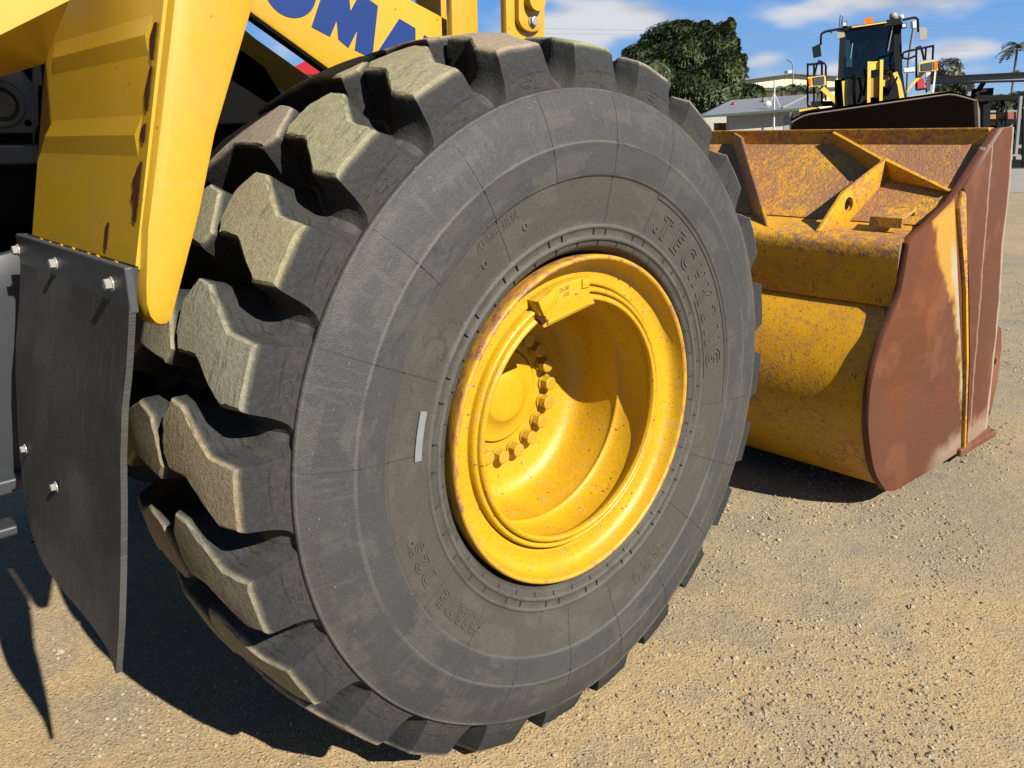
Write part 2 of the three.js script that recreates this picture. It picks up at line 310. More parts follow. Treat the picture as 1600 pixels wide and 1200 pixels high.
// tyre rubber settles on the ground: local coordinates about the wheel centre
function settle(v) {
  const r = Math.hypot(v.x, v.y), a = Math.atan2(v.y, v.x), da = Math.abs(Math.atan2(Math.sin(a + Math.PI / 2), Math.cos(a + Math.PI / 2)));
  const b = Math.exp(-((da / .42) ** 2)) * ss(.40, .62, r) * (1 - ss(.70, .80, r)); v.z += b * .014 * Math.sign(v.z - ZC);
  if (v.y < -(H + .003)) v.y = -(H + .003) + (v.y + H + .003) * .04;
  return v;
}
function lathe(prof, seg, { uvr = null, dev = null, turns = 0, a0 = -Math.PI / 2 } = {}) {  // profile [r, z], about the z axis
  const pos = [], uv = [], idx = [], n = prof.length; let L = 0; const len = prof.map((p, i) => i ? (L += Math.hypot(p[0] - prof[i - 1][0], p[1] - prof[i - 1][1])) : 0);
  for (let i = 0; i <= seg; i++) { const a = a0 + i / seg * Math.PI * 2; for (let j = 0; j < n; j++) { const v = V(prof[j][0] * Math.cos(a), prof[j][0] * Math.sin(a), prof[j][1]); if (dev) dev(v); pos.push(v.x, v.y, v.z); uv.push(uvr ? i / seg : i / seg * (turns || 2), uvr ? uvr(prof[j], j) : len[j]); } }
  for (let i = 0; i < seg; i++) for (let j = 0; j < n - 1; j++) { const a = i * n + j, b = a + n; idx.push(a, a + 1, b, b, a + 1, b + 1); }
  const g = new THREE.BufferGeometry(); g.setAttribute('position', new THREE.Float32BufferAttribute(pos, 3)); g.setAttribute('uv', new THREE.Float32BufferAttribute(uv, 2)); g.setIndex(idx); g.computeVertexNormals();
  const nn = g.attributes.normal; for (let j = 0; j < n; j++) { const a = j, b = seg * n + j, v = V().fromBufferAttribute(nn, a).add(V().fromBufferAttribute(nn, b)).normalize(); nn.setXYZ(a, v.x, v.y, v.z); nn.setXYZ(b, v.x, v.y, v.z); }
  return g;
}
const side = [[.352, -.062], [.364, -.056], [.371, -.04], [.376, -.024], [.381, -.0135], [.385, -.0095], [.389, -.008], [.3945, -.0072], [.396, -.0045], [.3985, -.0015], [.4035, -.0015], [.406, -.004], [.4085, -.0062], [.418, -.0055], [.4202, -.003], [.4225, 0], [.427, 0], [.4295, -.0025], [.432, -.0045], [.445, -.0025], [.47, .0005], [.5, .0035], [.5225, .0046], [.5245, .0058], [.5262, .0085], [.529, .0095], [.54, .0102], [.57, .0112], [.586, .0106], [.5885, .0125], [.591, .0125], [.5935, .0098], [.62, .006], [.65, -.0015], [.676, -.0125], [.6855, -.0172], [.6872, -.0150], [.6905, -.0160], [.692, -.0205], [.6925, -.0245]];
const voidP = [[.6895, -.029], [.6885, -.037], [.695, -.045], [.7045, -.055], [.713, -.07], [.7185, -.095], [.721, -.125], [.721, -.16], [.722, -.2], [.727, -.26], [.7285, -.315]];
const Rtop = (w) => .776 + .034 * (1 - (w / WH) ** 2);
const voidR = (z) => { for (let i = 0; i < voidP.length - 1; i++) if (z <= voidP[i][1] && z >= voidP[i + 1][1]) { const t = (z - voidP[i][1]) / (voidP[i + 1][1] - voidP[i][1]); return mix(voidP[i][0], voidP[i + 1][0], t); } return z > voidP[0][1] ? mix(.6925, .6895, clamp((-.0245 - z) / .0045)) : .7285; };
const half = [...side, ...voidP], mirror = half.slice(0, -1).reverse().map(([r, z]) => [r, 2 * ZC - z]);
const rOf = (p) => clamp((p[0] - .352) / .388);
T.side = tex(2048, 1024, (u, v) => {            // all round the sidewall: u about the axle from the ground, v along the radius
  const r = .352 + v * .388, deg = u * 360 - 90, n = fbm(u, v, 18, 4, 4, 101), m = fbm(u, v, 50, 12, 4, 103), st = fbm(u, v, 420, 8, 4, 105), f = vn(u * 1500, v * 260, 1500, 260, 7), sw = fbm(u, v, 160, 40, 4, 109);
  const out = ss(.516, .53, r), bead = 1 - ss(.425, .44, r);
  let c = mix3([.062, .057, .046], [.0490, .0495, .0475], out); c = mix3(c, [.060, .055, .045], bead);
  c = mix3(c, [.036, .036, .036], ss(.42, .62, n) * .35 * (.4 + .6 * out));
  c = mix3(c, [.084, .079, .066], ss(.5, .7, m) * .5);
  c = mix3(c, [.085, .084, .078], ss(.56, .74, st) * ss(.55, .62, r) * .35);          // scuffs across the outer band
  c = mix3(c, [.078, .062, .050], ss(.58, .74, fbm(u, v, 14, 6, 4, 113)) * .22);        // brown mud staining
  c = mix3(c, [.04, .04, .04], ss(.66, .75, sw) * .35);
  for (const [rd, rr, rw] of [[150, .47, .03], [147, .45, .045], [152, .50, .06], [168, .58, .03], [126, .62, .09], [300, .55, .08]]) { const da = Math.atan2(Math.sin((deg - rd) * D2RAD), Math.cos((deg - rd) * D2RAD)) * r, q = Math.hypot(da, r - rr) + (sw - .5) * .03; c = mix3(c, [.026, .025, .024], ss(.006, .0, Math.abs(q - rw)) * ss(.42, .58, m + .05) * ss(.1, .7, Math.sin(deg * .31 + r * 40 + rd)) * .5); }
  const rings = Math.abs(r - .5905) < .0035 ? .5 : Math.abs(r - .5275) < .0025 ? .35 : Math.abs(r - .6885) < .003 ? .4 : (Math.abs(r - .425) < .004 || Math.abs(r - .401) < .004) ? .45 : 0;
  c = mix3(c, [.11, .105, .09], rings * ss(.3, .6, m + .1));
  c = mix3(c, [.02, .02, .02], specks(u, v, 110, .035, .09, 7) * .8);
  c = mix3(c, [.4, .38, .34], specks(u, v, 200, .01, .16, 9) * .7);
  const k = .86 + .28 * f; return c.map((q) => q * k);
});
M.side = new THREE.MeshPhysicalMaterial({ specularIntensity: .6, map: T.side, bumpMap: rep(T.grainB, 9, 1), bumpScale: .0012, roughness: .62 });
const tyreC = [0, H, 0];
function buildWheel() {
  const tyre = part('tyre', lathe([...half, ...mirror], 320, { uvr: (p, j) => j < side.length || j >= half.length + voidP.length - 1 ? rOf(p) : rOf([.70 + .02 * Math.sin(p[1] * 30)]), dev: settle }), M.side, loader, 'worn dusty black earthmover tyre with deep tread lugs');
  tyre.position.set(...tyreC);
  return tyre;
}
const tyre = buildWheel();
// --- tread lugs
const lugS = [[-2.3, .044], [-5.3, .070], [-5.1, .112], [-.4, .204], [0, .271]], lugE = [[2.1, .048], [4.1, .069], [4.0, .129], [8.6, .215], [8.3, .272]];
const farS = [[-1.2, -.02], [-3.4, .004], [-4.4, .07], [-.4, .195], [0, .271]], farE = [[2.6, -.052], [4.6, -.03], [4.0, .11], [8.6, .215], [8.3, .272]];
function lugGeo(a0, flip, seed) {
  const S = flip ? farS : lugS, E = flip ? farE : lugE, rr = rng(seed * 31 + 7), sub = [3, 4, 7, 6], A = [], B = [];
  for (let i = 0; i < 4; i++) for (let k = 0; k < sub[i]; k++) { const t = k / sub[i]; A.push([mix(S[i][0], S[i + 1][0], t), mix(S[i][1], S[i + 1][1], t)]); B.push([mix(E[i][0], E[i + 1][0], t), mix(E[i][1], E[i + 1][1], t)]); }
  A.push(S[4]); B.push(E[4]);
  const nt = A.length, nu = 7, R = .79, jit = () => (rr() - .5) * .0022, jag = Array.from({ length: 400 }, jit);
  // metric plan: s = angle * R, w
  const g2 = (i, k) => { const t = k / (nu - 1); return [mix(A[i][0], B[i][0], t) * D2R * R, mix(A[i][1], B[i][1], t)]; };
  const loop = []; for (let i = 0; i < nt; i++) loop.push([i, 0]); for (let k = 1; k < nu; k++) loop.push([nt - 1, k]); for (let i = nt - 2; i >= 0; i--) loop.push([i, nu - 1]); for (let k = nu - 2; k > 0; k--) loop.push([0, k]);
  const P = loop.map(([i, k]) => g2(i, k)), n = P.length;
  const N = P.map((p, i) => { const a = P[(i + n - 1) % n], b = P[(i + 1) % n]; const e1 = [p[0] - a[0], p[1] - a[1]], e2 = [b[0] - p[0], b[1] - p[1]], l1 = Math.hypot(...e1) || 1, l2 = Math.hypot(...e2) || 1; let nx = -(e1[1] / l1 + e2[1] / l2), ny = e1[0] / l1 + e2[0] / l2; const l = Math.hypot(nx, ny) || 1; return [nx / l, ny / l]; });
  let area = 0; for (let i = 0; i < n; i++) { const b = P[(i + 1) % n]; area += P[i][0] * b[1] - b[0] * P[i][1]; }
  if (area > 0) N.forEach((q) => { q[0] *= -1; q[1] *= -1; });
  const mirrorZ = flip ? -1 : 1, place = (s, w, r, z) => { const a = a0 * D2R + s / R; return settle(V(r * Math.cos(a), r * Math.sin(a), mirrorZ > 0 ? z : 2 * ZC - z)); };
  const isSh = loop.map(([i]) => i === nt - 1);
  const wornR = (s, w) => Rtop(w) + (fbm(clamp(.5 + s * 2, 0, 1), clamp(.5 + w, 0, 1), 9, 9, 3, seed) - .5) * .004;
  const base = (w) => { if (w <= .17) return [voidR(ZC + w) - .004, ZC + w]; const z = mix(ZC + .17, -.0245, clamp((w - .17) / .101)); return [voidR(z) - .003, z]; };
  const ring = (h, d, rOff = 0) => P.map((p, i) => {
    const nw = isSh[i] && loop[i][1] > 0 && loop[i][1] < nu - 1 ? 0 : N[i][1] * (p[1] > .25 ? .3 : 1), s = p[0] + N[i][0] * d, w = Math.min(p[1] + nw * d, .2715);
    const tz = ZC + p[1] + (p[1] > .26 ? -.0 : nw * d), [br, bz] = base(w), tr = wornR(p[0], p[1]);
    const q = 1 - (1 - h); return place(s, w, mix(br, tr, q) + rOff, mix(bz, tz, q));
  });
  const pos = [], uv = [], col = [], push = (p, u, c) => { pos.push(p.x, p.y, p.z); uv.push(...u); col.push(...c); };
  const DUST = [.325, .284, .196].map((q) => q * (.92 + rr() * .16)), PALE = [.37, .32, .215], GREY = [.0385, .0405, .0415], LOW = [.049, .0465, .041];
  const inset = .0075; const top = []; for (let i = 0; i < nt; i++) { top.push([]); for (let k = 0; k < nu; k++) { top[i].push(null); } }
  loop.forEach(([i, k], q) => { const p = P[q], s = p[0] - N[q][0] * (inset + jag[q] * 2), w = p[1] - N[q][1] * (inset + jag[q + 100] * 2); top[i][k] = [s, w]; });
  for (let i = 1; i < nt - 1; i++) for (let k = 1; k < nu - 1; k++) { const t = k / (nu - 1); top[i][k] = [mix(top[i][0][0], top[i][nu - 1][0], t), mix(top[i][0][1], top[i][nu - 1][1], t)]; }
  const chip = P.map((p, i) => (fbm(clamp(.5 + p[0] * 2), clamp(.5 + p[1]), 40, 40, 2, seed + 3) - .5) * .006);
  const tp = (q) => place(q[0], q[1], wornR(q[0], q[1]) + .0005, ZC + q[1]);
  const F = (a, b, c) => { if (flip) [b, c] = [c, b]; push(...a); push(...b); push(...c); };
  for (let i = 0; i < nt - 1; i++) for (let k = 0; k < nu - 1; k++) { const q = [[i, k], [i + 1, k], [i + 1, k + 1], [i, k + 1]].map(([x, y]) => [tp(top[x][y]), [a0 * .0138 + top[x][y][0], top[x][y][1]], DUST]); F(q[0], q[1], q[2]); F(q[0], q[2], q[3]); }
  let acc = 0; const per = P.map((p, i) => (i ? acc += Math.hypot(p[0] - P[i - 1][0], p[1] - P[i - 1][1]) : 0));
  const rimTop = loop.map(([i, k]) => tp(top[i][k]));
  const edge = (d, drop) => P.map((p, i) => { const s = p[0] - N[i][0] * (d + Math.max(0, chip[i])), w = p[1] - N[i][1] * (d + Math.max(0, chip[i])); return place(s, w, wornR(p[0], p[1]) - drop - Math.max(0, chip[i]) * .6, ZC + w); });
  const rings = [rimTop, edge(.0028, .0018), edge(.0006, .0052), ring(.88, .0008), ring(.55, .006), ring(.3, .013), ring(.15, .022), ring(.06, .033), ring(0, .05, -.004)], hs = [0, .004, .008, .012, .04, .06, .075, .085, .1];
  for (let r = 0; r < rings.length - 1; r++) for (let i = 0; i < n; i++) {
    const j = (i + 1) % n, tone = [mix3(DUST, PALE, .25), mix3(DUST, GREY, .12), mix3(DUST, GREY, .72), mix3(DUST, GREY, .985), GREY, LOW, LOW, LOW, LOW], c0 = tone[r], c1 = tone[r + 1], u1 = j ? per[j] : acc + .02;
    const q = [[rings[r][i], [per[i], hs[r]], c0], [rings[r + 1][i], [per[i], hs[r + 1]], c1], [rings[r + 1][j], [u1, hs[r + 1]], c1], [rings[r][j], [u1, hs[r]], c0]];
    F(q[0], q[2], q[1]); F(q[0], q[3], q[2]);
  }
  const g = new THREE.BufferGeometry(); g.setAttribute('position', new THREE.Float32BufferAttribute(pos, 3)); g.setAttribute('uv', new THREE.Float32BufferAttribute(uv, 2)); g.setAttribute('color', new THREE.Float32BufferAttribute(col, 3));
  // make sure faces point outwards from the axle
  { const p = g.attributes.position; const a = V().fromBufferAttribute(p, 0), b = V().fromBufferAttribute(p, 1), c = V().fromBufferAttribute(p, 2); const nn = b.clone().sub(a).cross(c.clone().sub(a)); if (nn.dot(V(a.x, a.y, 0)) < 0) for (let i = 0; i < p.count; i += 3) for (const at2 of [g.attributes.position, g.attributes.uv, g.attributes.color]) for (let k = 0; k < at2.itemSize; k++) { const x = at2.array[(i + 1) * at2.itemSize + k]; at2.array[(i + 1) * at2.itemSize + k] = at2.array[(i + 2) * at2.itemSize + k]; at2.array[(i + 2) * at2.itemSize + k] = x; } }
  g.computeVertexNormals(); return toCreasedNormals(g, .78);
}
for (let k = 0; k < 24; k++) part('tread_lug', lugGeo(7.5 + 15 * k, false, k + 1), M.tread, tyre);
for (let k = 0; k < 24; k++) part('tread_lug', lugGeo(7.5 + 15 * k + 1.5, true, k + 40), M.tread, tyre);
// --- raised mould lines, bead ticks and lettering on the sidewall
const sideZ = (r) => { for (let i = 0; i < side.length - 1; i++) if (r >= side[i][0] && r <= side[i + 1][0]) return mix(side[i][1], side[i + 1][1], (r - side[i][0]) / (side[i + 1][0] - side[i][0])); return -.02; };
const onSide = (r, deg, up = 0) => settle(V(r * Math.cos(deg * D2R), r * Math.sin(deg * D2R), sideZ(r) + up));
function ribLine(deg, ra, rb, w, up) {
  const L = [], n = Math.max(2, Math.round((rb - ra) / .012)); const P = (r, s, h) => { const a = deg * D2R + s * w / 2 / r; return settle(V(r * Math.cos(a), r * Math.sin(a), sideZ(r) + h)).toArray(); };
  for (let i = 0; i < n; i++) { const a = mix(ra, rb, i / n), b = mix(ra, rb, (i + 1) / n); for (const [s0, h0, s1, h1] of [[-1, -.001, -.5, up], [-.5, up, .5, up], [.5, up, 1, -.001]]) { const q = [P(a, s0, h0), P(b, s0, h0), P(b, s1, h1), P(a, s1, h1)]; L.push(q[0], q[1], q[2], q[0], q[2], q[3]); } }
  return tri(L, null, 0);
}
{
  M.mould = std({ color: lin(.034, .033, .031), roughness: .7 });
  for (let k = 0; k < 20; k++) { const d = 119.8 - 18 * k + Math.sin(k * 5) * .25; part('mould_line', ribLine(d, k % 3 === 1 ? .528 : .434, .684, .0019, .0009), M.mould, tyre); }
  const ticks = []; for (let k = 0; k < 40; k++) { ticks.push(ribLine(k * 9 + 2 * Math.sin(k * 3), .4075, .419, .002, .004)); ticks.push(ribLine(k * 9 + 4.5, .386, .3955, .002, .003)); }
  part('bead_tick', merge(ticks), M.mould, tyre).userData.kind = 'stuff';
}
const font = await new FontLoader().loadAsync('fonts/droid/droid_sans_bold.typeface.json');
const fontR = await new FontLoader().loadAsync('fonts/droid/droid_sans_regular.typeface.json');
function sideText(str, degs, r, size, f, depth, outline) {   // letters standing on the sidewall, tops away from the axle, read clockwise
  const L = [];
  [...str].forEach((ch, i) => {
    if (ch === ' ') return;
    let g;
    if (outline) {                              // outlined letters: a raised line round each outline
      const gs = []; for (const s of f.generateShapes(ch, size)) for (const path of [s.getPoints(8), ...s.holes.map((h) => h.getPoints(8))]) { const pts = path.map((q) => V(q.x, q.y, 0)); if (pts[0].distanceTo(pts[pts.length - 1]) < 1e-6) pts.pop(); for (let k = 0; k < pts.length; k++) { const a = pts[k], b = pts[(k + 1) % pts.length]; if (a.distanceTo(b) < 1e-5) continue; const d = b.clone().sub(a), n = V(-d.y, d.x, 0).normalize().multiplyScalar(.0017); gs.push(tri([a.clone().add(n), a.clone().sub(n), b.clone().sub(n), a.clone().add(n), b.clone().sub(n), b.clone().add(n)].map((q) => [q.x, q.y, depth]), null, 0), tri([a.clone().add(n), b.clone().add(n), b.clone().add(n).setZ(-depth), a.clone().add(n), b.clone().add(n).setZ(-depth), a.clone().add(n).setZ(-depth), b.clone().sub(n), a.clone().sub(n), a.clone().sub(n).setZ(-depth), b.clone().sub(n), a.clone().sub(n).setZ(-depth), b.clone().sub(n).setZ(-depth)].map((q) => [q.x, q.y, q.z || depth]), null, 0)); } }
      g = merge(gs);
    } else { g = new TextGeometry(ch, { font: f, size, depth, curveSegments: 4, bevelEnabled: false }); g = g.index ? g.toNonIndexed() : g; boxUV(g); }
    g.computeBoundingBox(); const cx = (g.boundingBox.min.x + g.boundingBox.max.x) / 2, p = g.attributes.position, d0 = degs(i) * D2R;
    for (let k = 0; k < p.count; k++) { const rad = r + p.getY(k), a = d0 - (p.getX(k) - cx) / (r + size / 2), v = settle(V(rad * Math.cos(a), rad * Math.sin(a), sideZ(rad) + p.getZ(k))); p.setXYZ(k, v.x, v.y, v.z); }
    g.computeVertexNormals(); L.push(g);
  });
  return merge(L);
}
part('lettering', sideText('TECHKING', (i) => 58.3 - i * 7.15, .447, .05, font, .0022, true), M.letter, tyre);
part('lettering', sideText('MATE D2S', (i) => -134.8 - i * 4.15, .465, .034, font, .002, true), M.letter, tyre);
part('lettering', sideText('R25', (i) => -57 - i * 5, .468, .034, font, .0015, true), M.letter, tyre);
part('lettering', sideText('ALL STEEL RADIAL', (i) => 126.2 - i * .84, .5, .016, fontR, .0012), M.letter, tyre);
{ // moulded frame round the maker's name and a few vent pips
  const arc = (r, a, b, n = 30) => Array.from({ length: n + 1 }, (_, i) => onSide(r, mix(a, b, i / n), .0005));
  part('name_frame', merge([tube(arc(.516, 66, -7), .0016, 60, 5), tube([onSide(.516, 66), onSide(.48, 66.2), onSide(.44, 66.4)], .0014, 10, 5), tube([onSide(.516, -7), onSide(.48, -7), onSide(.445, -7)], .0014, 10, 5), tube(arc(.437, 30, 2, 20), .0012, 30, 5)]), M.mould, tyre);
  const pips = []; for (const [r, d] of [[.476, 112.8], [.474, 127.1], [.492, -166.1], [.487, -131.6], [.455, 62]]) { const t = new THREE.TorusGeometry(.006, .0016, 6, 16), p = onSide(r, d, .001); t.translate(p.x, p.y, p.z); pips.push(t); } part('vent_pip', merge(pips), M.letter, tyre);
  // white tape
  const L = [], n = 16; for (let i = 0; i < n; i++) { const q = [[0, 0], [1, 0], [1, 1], [0, 1]].map(([a, b]) => { const d = mix(163.3, 175.1, (i + a) / n), p = onSide(.4453 + b * .0165, d, .0035); return p.toArray(); }); L.push(q[0], q[1], q[2], q[0], q[2], q[3]); }
  part('label_tape', tri(L, null, 0), M.tape, tyre, 'pale blank tape strip stuck on the sidewall');
}
for (let k = 0; k < 24; k += 2) {                // moulded rolling direction arrows on every other lug
  const d0 = 7.5 + 15 * k + 4.6, A = [[-1.1, -.004], [.35, -.004], [.35, -.008], [1.15, 0], [.35, .008], [.35, .004], [-1.1, .004]].map(([a, b]) => { const r = .7115 + b, q = (d0 - a) * D2R; return settle(V(r * Math.cos(q), r * Math.sin(q), mix(-.0245, -.044, (r - .69) / .086) + .0006)); });
  part('direction_arrow', tube(A, .0011, 70, 5, true), M.mould, tyre);
}
// --- rim
const rimA = [[.349, -.075], [.356, -.055], [.3635, -.04], [.3662, -.02], [.3668, -.007], [.3652, -.0015], [.3618, .0003], [.358, -.0006], [.3555, -.004]];
const rimB = [[.3555, -.004], [.3535, -.014], [.3500, -.027], [.3440, -.0375], [.3340, -.0425], [.320, -.0432], [.306, -.0418], [.3012, -.0420], [.2995, -.0455], [.2978, -.0520], [.2962, -.0515], [.2955, -.0385], [.2930, -.0318], [.2890, -.0300], [.2850, -.0312], [.2834, -.0350], [.2824, -.0430], [.2808, -.0430], [.2800, -.0315], [.2770, -.0268], [.272, -.0255], [.2690, -.0262], [.2668, -.0295], [.2660, -.036]];
const rimC = [[.2660, -.036], [.2680, -.044], [.2760, -.052], [.2800, -.062], [.2800, -.09], [.2760, -.118], [.2700, -.130], [.2668, -.1335], [.2640, -.1365], [.2640, -.1395], [.2665, -.1425], [.2668, -.16], [.2665, -.21], [.2640, -.238], [.2585, -.256], [.2500, -.269], [.2380, -.278], [.2200, -.284], [.119, -.2880]];
const rim = part('rim', lathe(rimB, 160, { turns: 2 }), M.rim, loader, 'yellow steel rim with rust spots'); rim.position.set(...tyreC);
part('rim_flange', lathe(rimA, 160, { turns: 1 }), M.rimEdge, rim);
part('rim_barrel', lathe(rimC, 160, { turns: 2 }), M.rim, rim);
part('hub_cap', lathe([[.119, -.291], [.1165, -.2905], [.1150, -.284], [.112, -.2815], [.105, -.2815], [.09, -.279], [.072, -.272], [.06, -.262], [.054, -.258], [.03, -.256], [.0001, -.256]], 80), M.hub, rim);
{ const b = hexBolt(.0185, .022, 1.12); for (let k = 0; k < 19; k++) { const a = (39.5 - 18.947 * k) * D2R, m = part('wheel_bolt', b, M.bolt, rim); m.position.set(.1515 * Math.cos(a), .1515 * Math.sin(a), -.2865); m.rotation.z = a * 3.7 + k; } }
{ // lock piece bolted into the rim ring: arc outside, straight chord inside
  const pol = (r, d) => [r * Math.cos(d * D2R), r * Math.sin(d * D2R)], o = []; for (let i = 0; i <= 14; i++) o.push(pol(.318, mix(115.5, 85.5, i / 14))); o.push(pol(.283, 85)); o.push(pol(.262, 80.6)); o.push(pol(.2535, 116.2));
  part('lock_piece', prism(o, -.045, -.0195, .003), M.rim, rim);
  const tab = [pol(.317, 115.3), pol(.32, 107), pol(.313, 105), pol(.297, 105), pol(.284, 107.5), pol(.28, 115)]; part('lock_tab', prism(tab, -.022, -.0115, .003), M.rim, rim);
  part('lock_tab', prism([pol(.316, 90.5), pol(.318, 86.3), pol(.297, 86.2), pol(.296, 90.5)], -.022, -.0155, .002), M.rim, rim);
  part('lock_tab', prism([pol(.267, 113), pol(.2685, 84), pol(.263, 84), pol(.2575, 114)], -.022, -.014, .002), M.rim, rim);
  const num = (s, r, d, size) => { const g = new TextGeometry(s, { font: fontR, size, depth: .0012, curveSegments: 2 }); g.rotateZ((d - 90 - 4) * D2R); g.translate(...pol(r, d), -.0197); return boxUV(g); };
  M.stamp = std({ color: lin(.3, .16, .03), roughness: .6 });
  part('stamped_marks', merge([num('25.00', .303, 103, .0085), num('3.0', .29, 101, .0085)]), M.stamp, rim);
  const gap = [pol(.282, 117.3), pol(.283, 114.2), pol(.274, 113), pol(.262, 113.5), pol(.262, 116)]; part('rust_gap', prism(gap, -.03, -.0185, .001), M.rustChip, rim);
}
// --- axle end and the wheel on the other side
part('axle', merge([rod(V(0, H, -.3), V(0, H, -2.1), .17, .17, 20), rbox(.5, .5, .5, .05, 0, H, -1.2)]), M.dark, loader);
{ const t2 = part('tyre', lathe([...half, ...mirror], 120, { uvr: (p) => rOf(p), dev: settle }), M.side, loader); t2.position.set(0, H, -1.8); }

// --- rear mudguard: leaning back panel, side post, roof sheet
const fend = part('mudguard', (() => { const X = (y) => -.89 + .24 * (y - 1.19); return plateBetween(V(X(1.19), 1.19, -.525), V(X(1.19), 1.19, -.006), V(X(1.62), 1.62, -.006), V(X(1.62), 1.62, -.553), .006); })(), M.yellow, loader, 'yellow rear mudguard panel with two pressed ribs');
{
  const X = (y) => -.893 + .24 * (y - 1.19);
  const flute = (y0, y1, ya, yb, za, zb) => { const m = (a, b) => mix(a, b, .52), o = .0036; const P = (y, z, e) => [X(y) - e, y, z]; const L = [];  const A = P(y0, za, 0), B = P(y0, zb, 0), C = P(m(y0, y1), zb - .012, o), Dd = P(m(y0, y1), za + .012, o), E2 = P(y1, zb, 0), F2 = P(y1, za, 0);
    const q = (a, b, c, d) => L.push(a, b, c, a, c, d); q(A, B, C, Dd); q(Dd, C, E2, F2); L.push(A, Dd, F2, B, E2, C); return tri(L, null, .1); };
  part('pressed_rib', flute(1.334, 1.388, 0, 0, -.515, -.04), M.yellow, fend); part('pressed_rib', flute(1.462, 1.514, 0, 0, -.495, -.04), M.yellow, fend);
  const outer = [[-.793, 1.60], [-.808, 1.525], [-.842, 1.385], [-.860, 1.313], [-.878, 1.243], [-.890, 1.17], [-.8925, 1.145], [-.890, 1.126], [-.883, 1.115], [-.875, 1.1105], [-.866, 1.1105], [-.858, 1.115], [-.852, 1.127], [-.799, 1.261], [-.766, 1.362], [-.691, 1.536], [-.665, 1.60], [-.60, 1.70], [-.70, 1.70]];
  part('mudguard_post', prism(outer, -.05, .012, .014), M.yellow, fend, 'sunlit yellow side post of the mudguard');
  const roof = []; const prof = [[-.79, 1.60], [-.74, 1.65], [-.66, 1.69], [-.56, 1.705], [-.19, 1.72]]; for (let i = 0; i < prof.length - 1; i++) { const [a, b] = [prof[i], prof[i + 1]]; roof.push(plateBetween(V(a[0], a[1], -.46), V(a[0], a[1], -.01), V(b[0], b[1], -.01), V(b[0], b[1], -.46), .006)); }
  part('mudguard_roof', merge(roof), M.yellow, fend);
  // paint broken off along the seam: ragged rust flakes
  const fl = (y0, y1, w, sd) => { const r = rng(sd), n = Math.max(6, Math.round((y1 - y0) / .0035)), l = [], rr = []; let wl = w; for (let i = 0; i <= n; i++) { const y = mix(y0, y1, i / n), e = Math.min(1, .35 + Math.min(i, n - i) / 3); wl = clamp(wl + (r() - .5) * w * .55, w * .55, w * 1.35); l.push([-.018 - .003 - wl * e - r() * .0016, y]); rr.push([-.018 + r() * .002, y]); } const L = []; for (let i = 0; i < n; i++) { const q = [l[i], rr[i], rr[i + 1], l[i + 1]].map(([z, y]) => [X(y) - .0018, y, z]); L.push(q[0], q[1], q[2], q[0], q[2], q[3]); } return tri(L, null, 0); };
  for (const f of [fl(1.455, 1.502, .012, 3), fl(1.392, 1.448, .0115, 4), fl(1.352, 1.376, .012, 5), fl(1.25, 1.328, .018, 6)]) part('rust_flake', f, M.rustChip, fend);
  const sc = fl(1.204, 1.243, .009, 9); sc.translate(0, 0, -.105); part('rust_flake', sc, M.rustChip, fend);
  const rd = rng(12); for (let i = 0; i < 7; i++) { const g = new THREE.SphereGeometry(.006, 8, 6); g.scale(.4, .5 + rd() * .4, 1.4); g.translate(X(1.193) - .0035, 1.192, -.07 - i * .062 - rd() * .02); part('weld_bead', boxUV(g), M.rim, fend); }
}
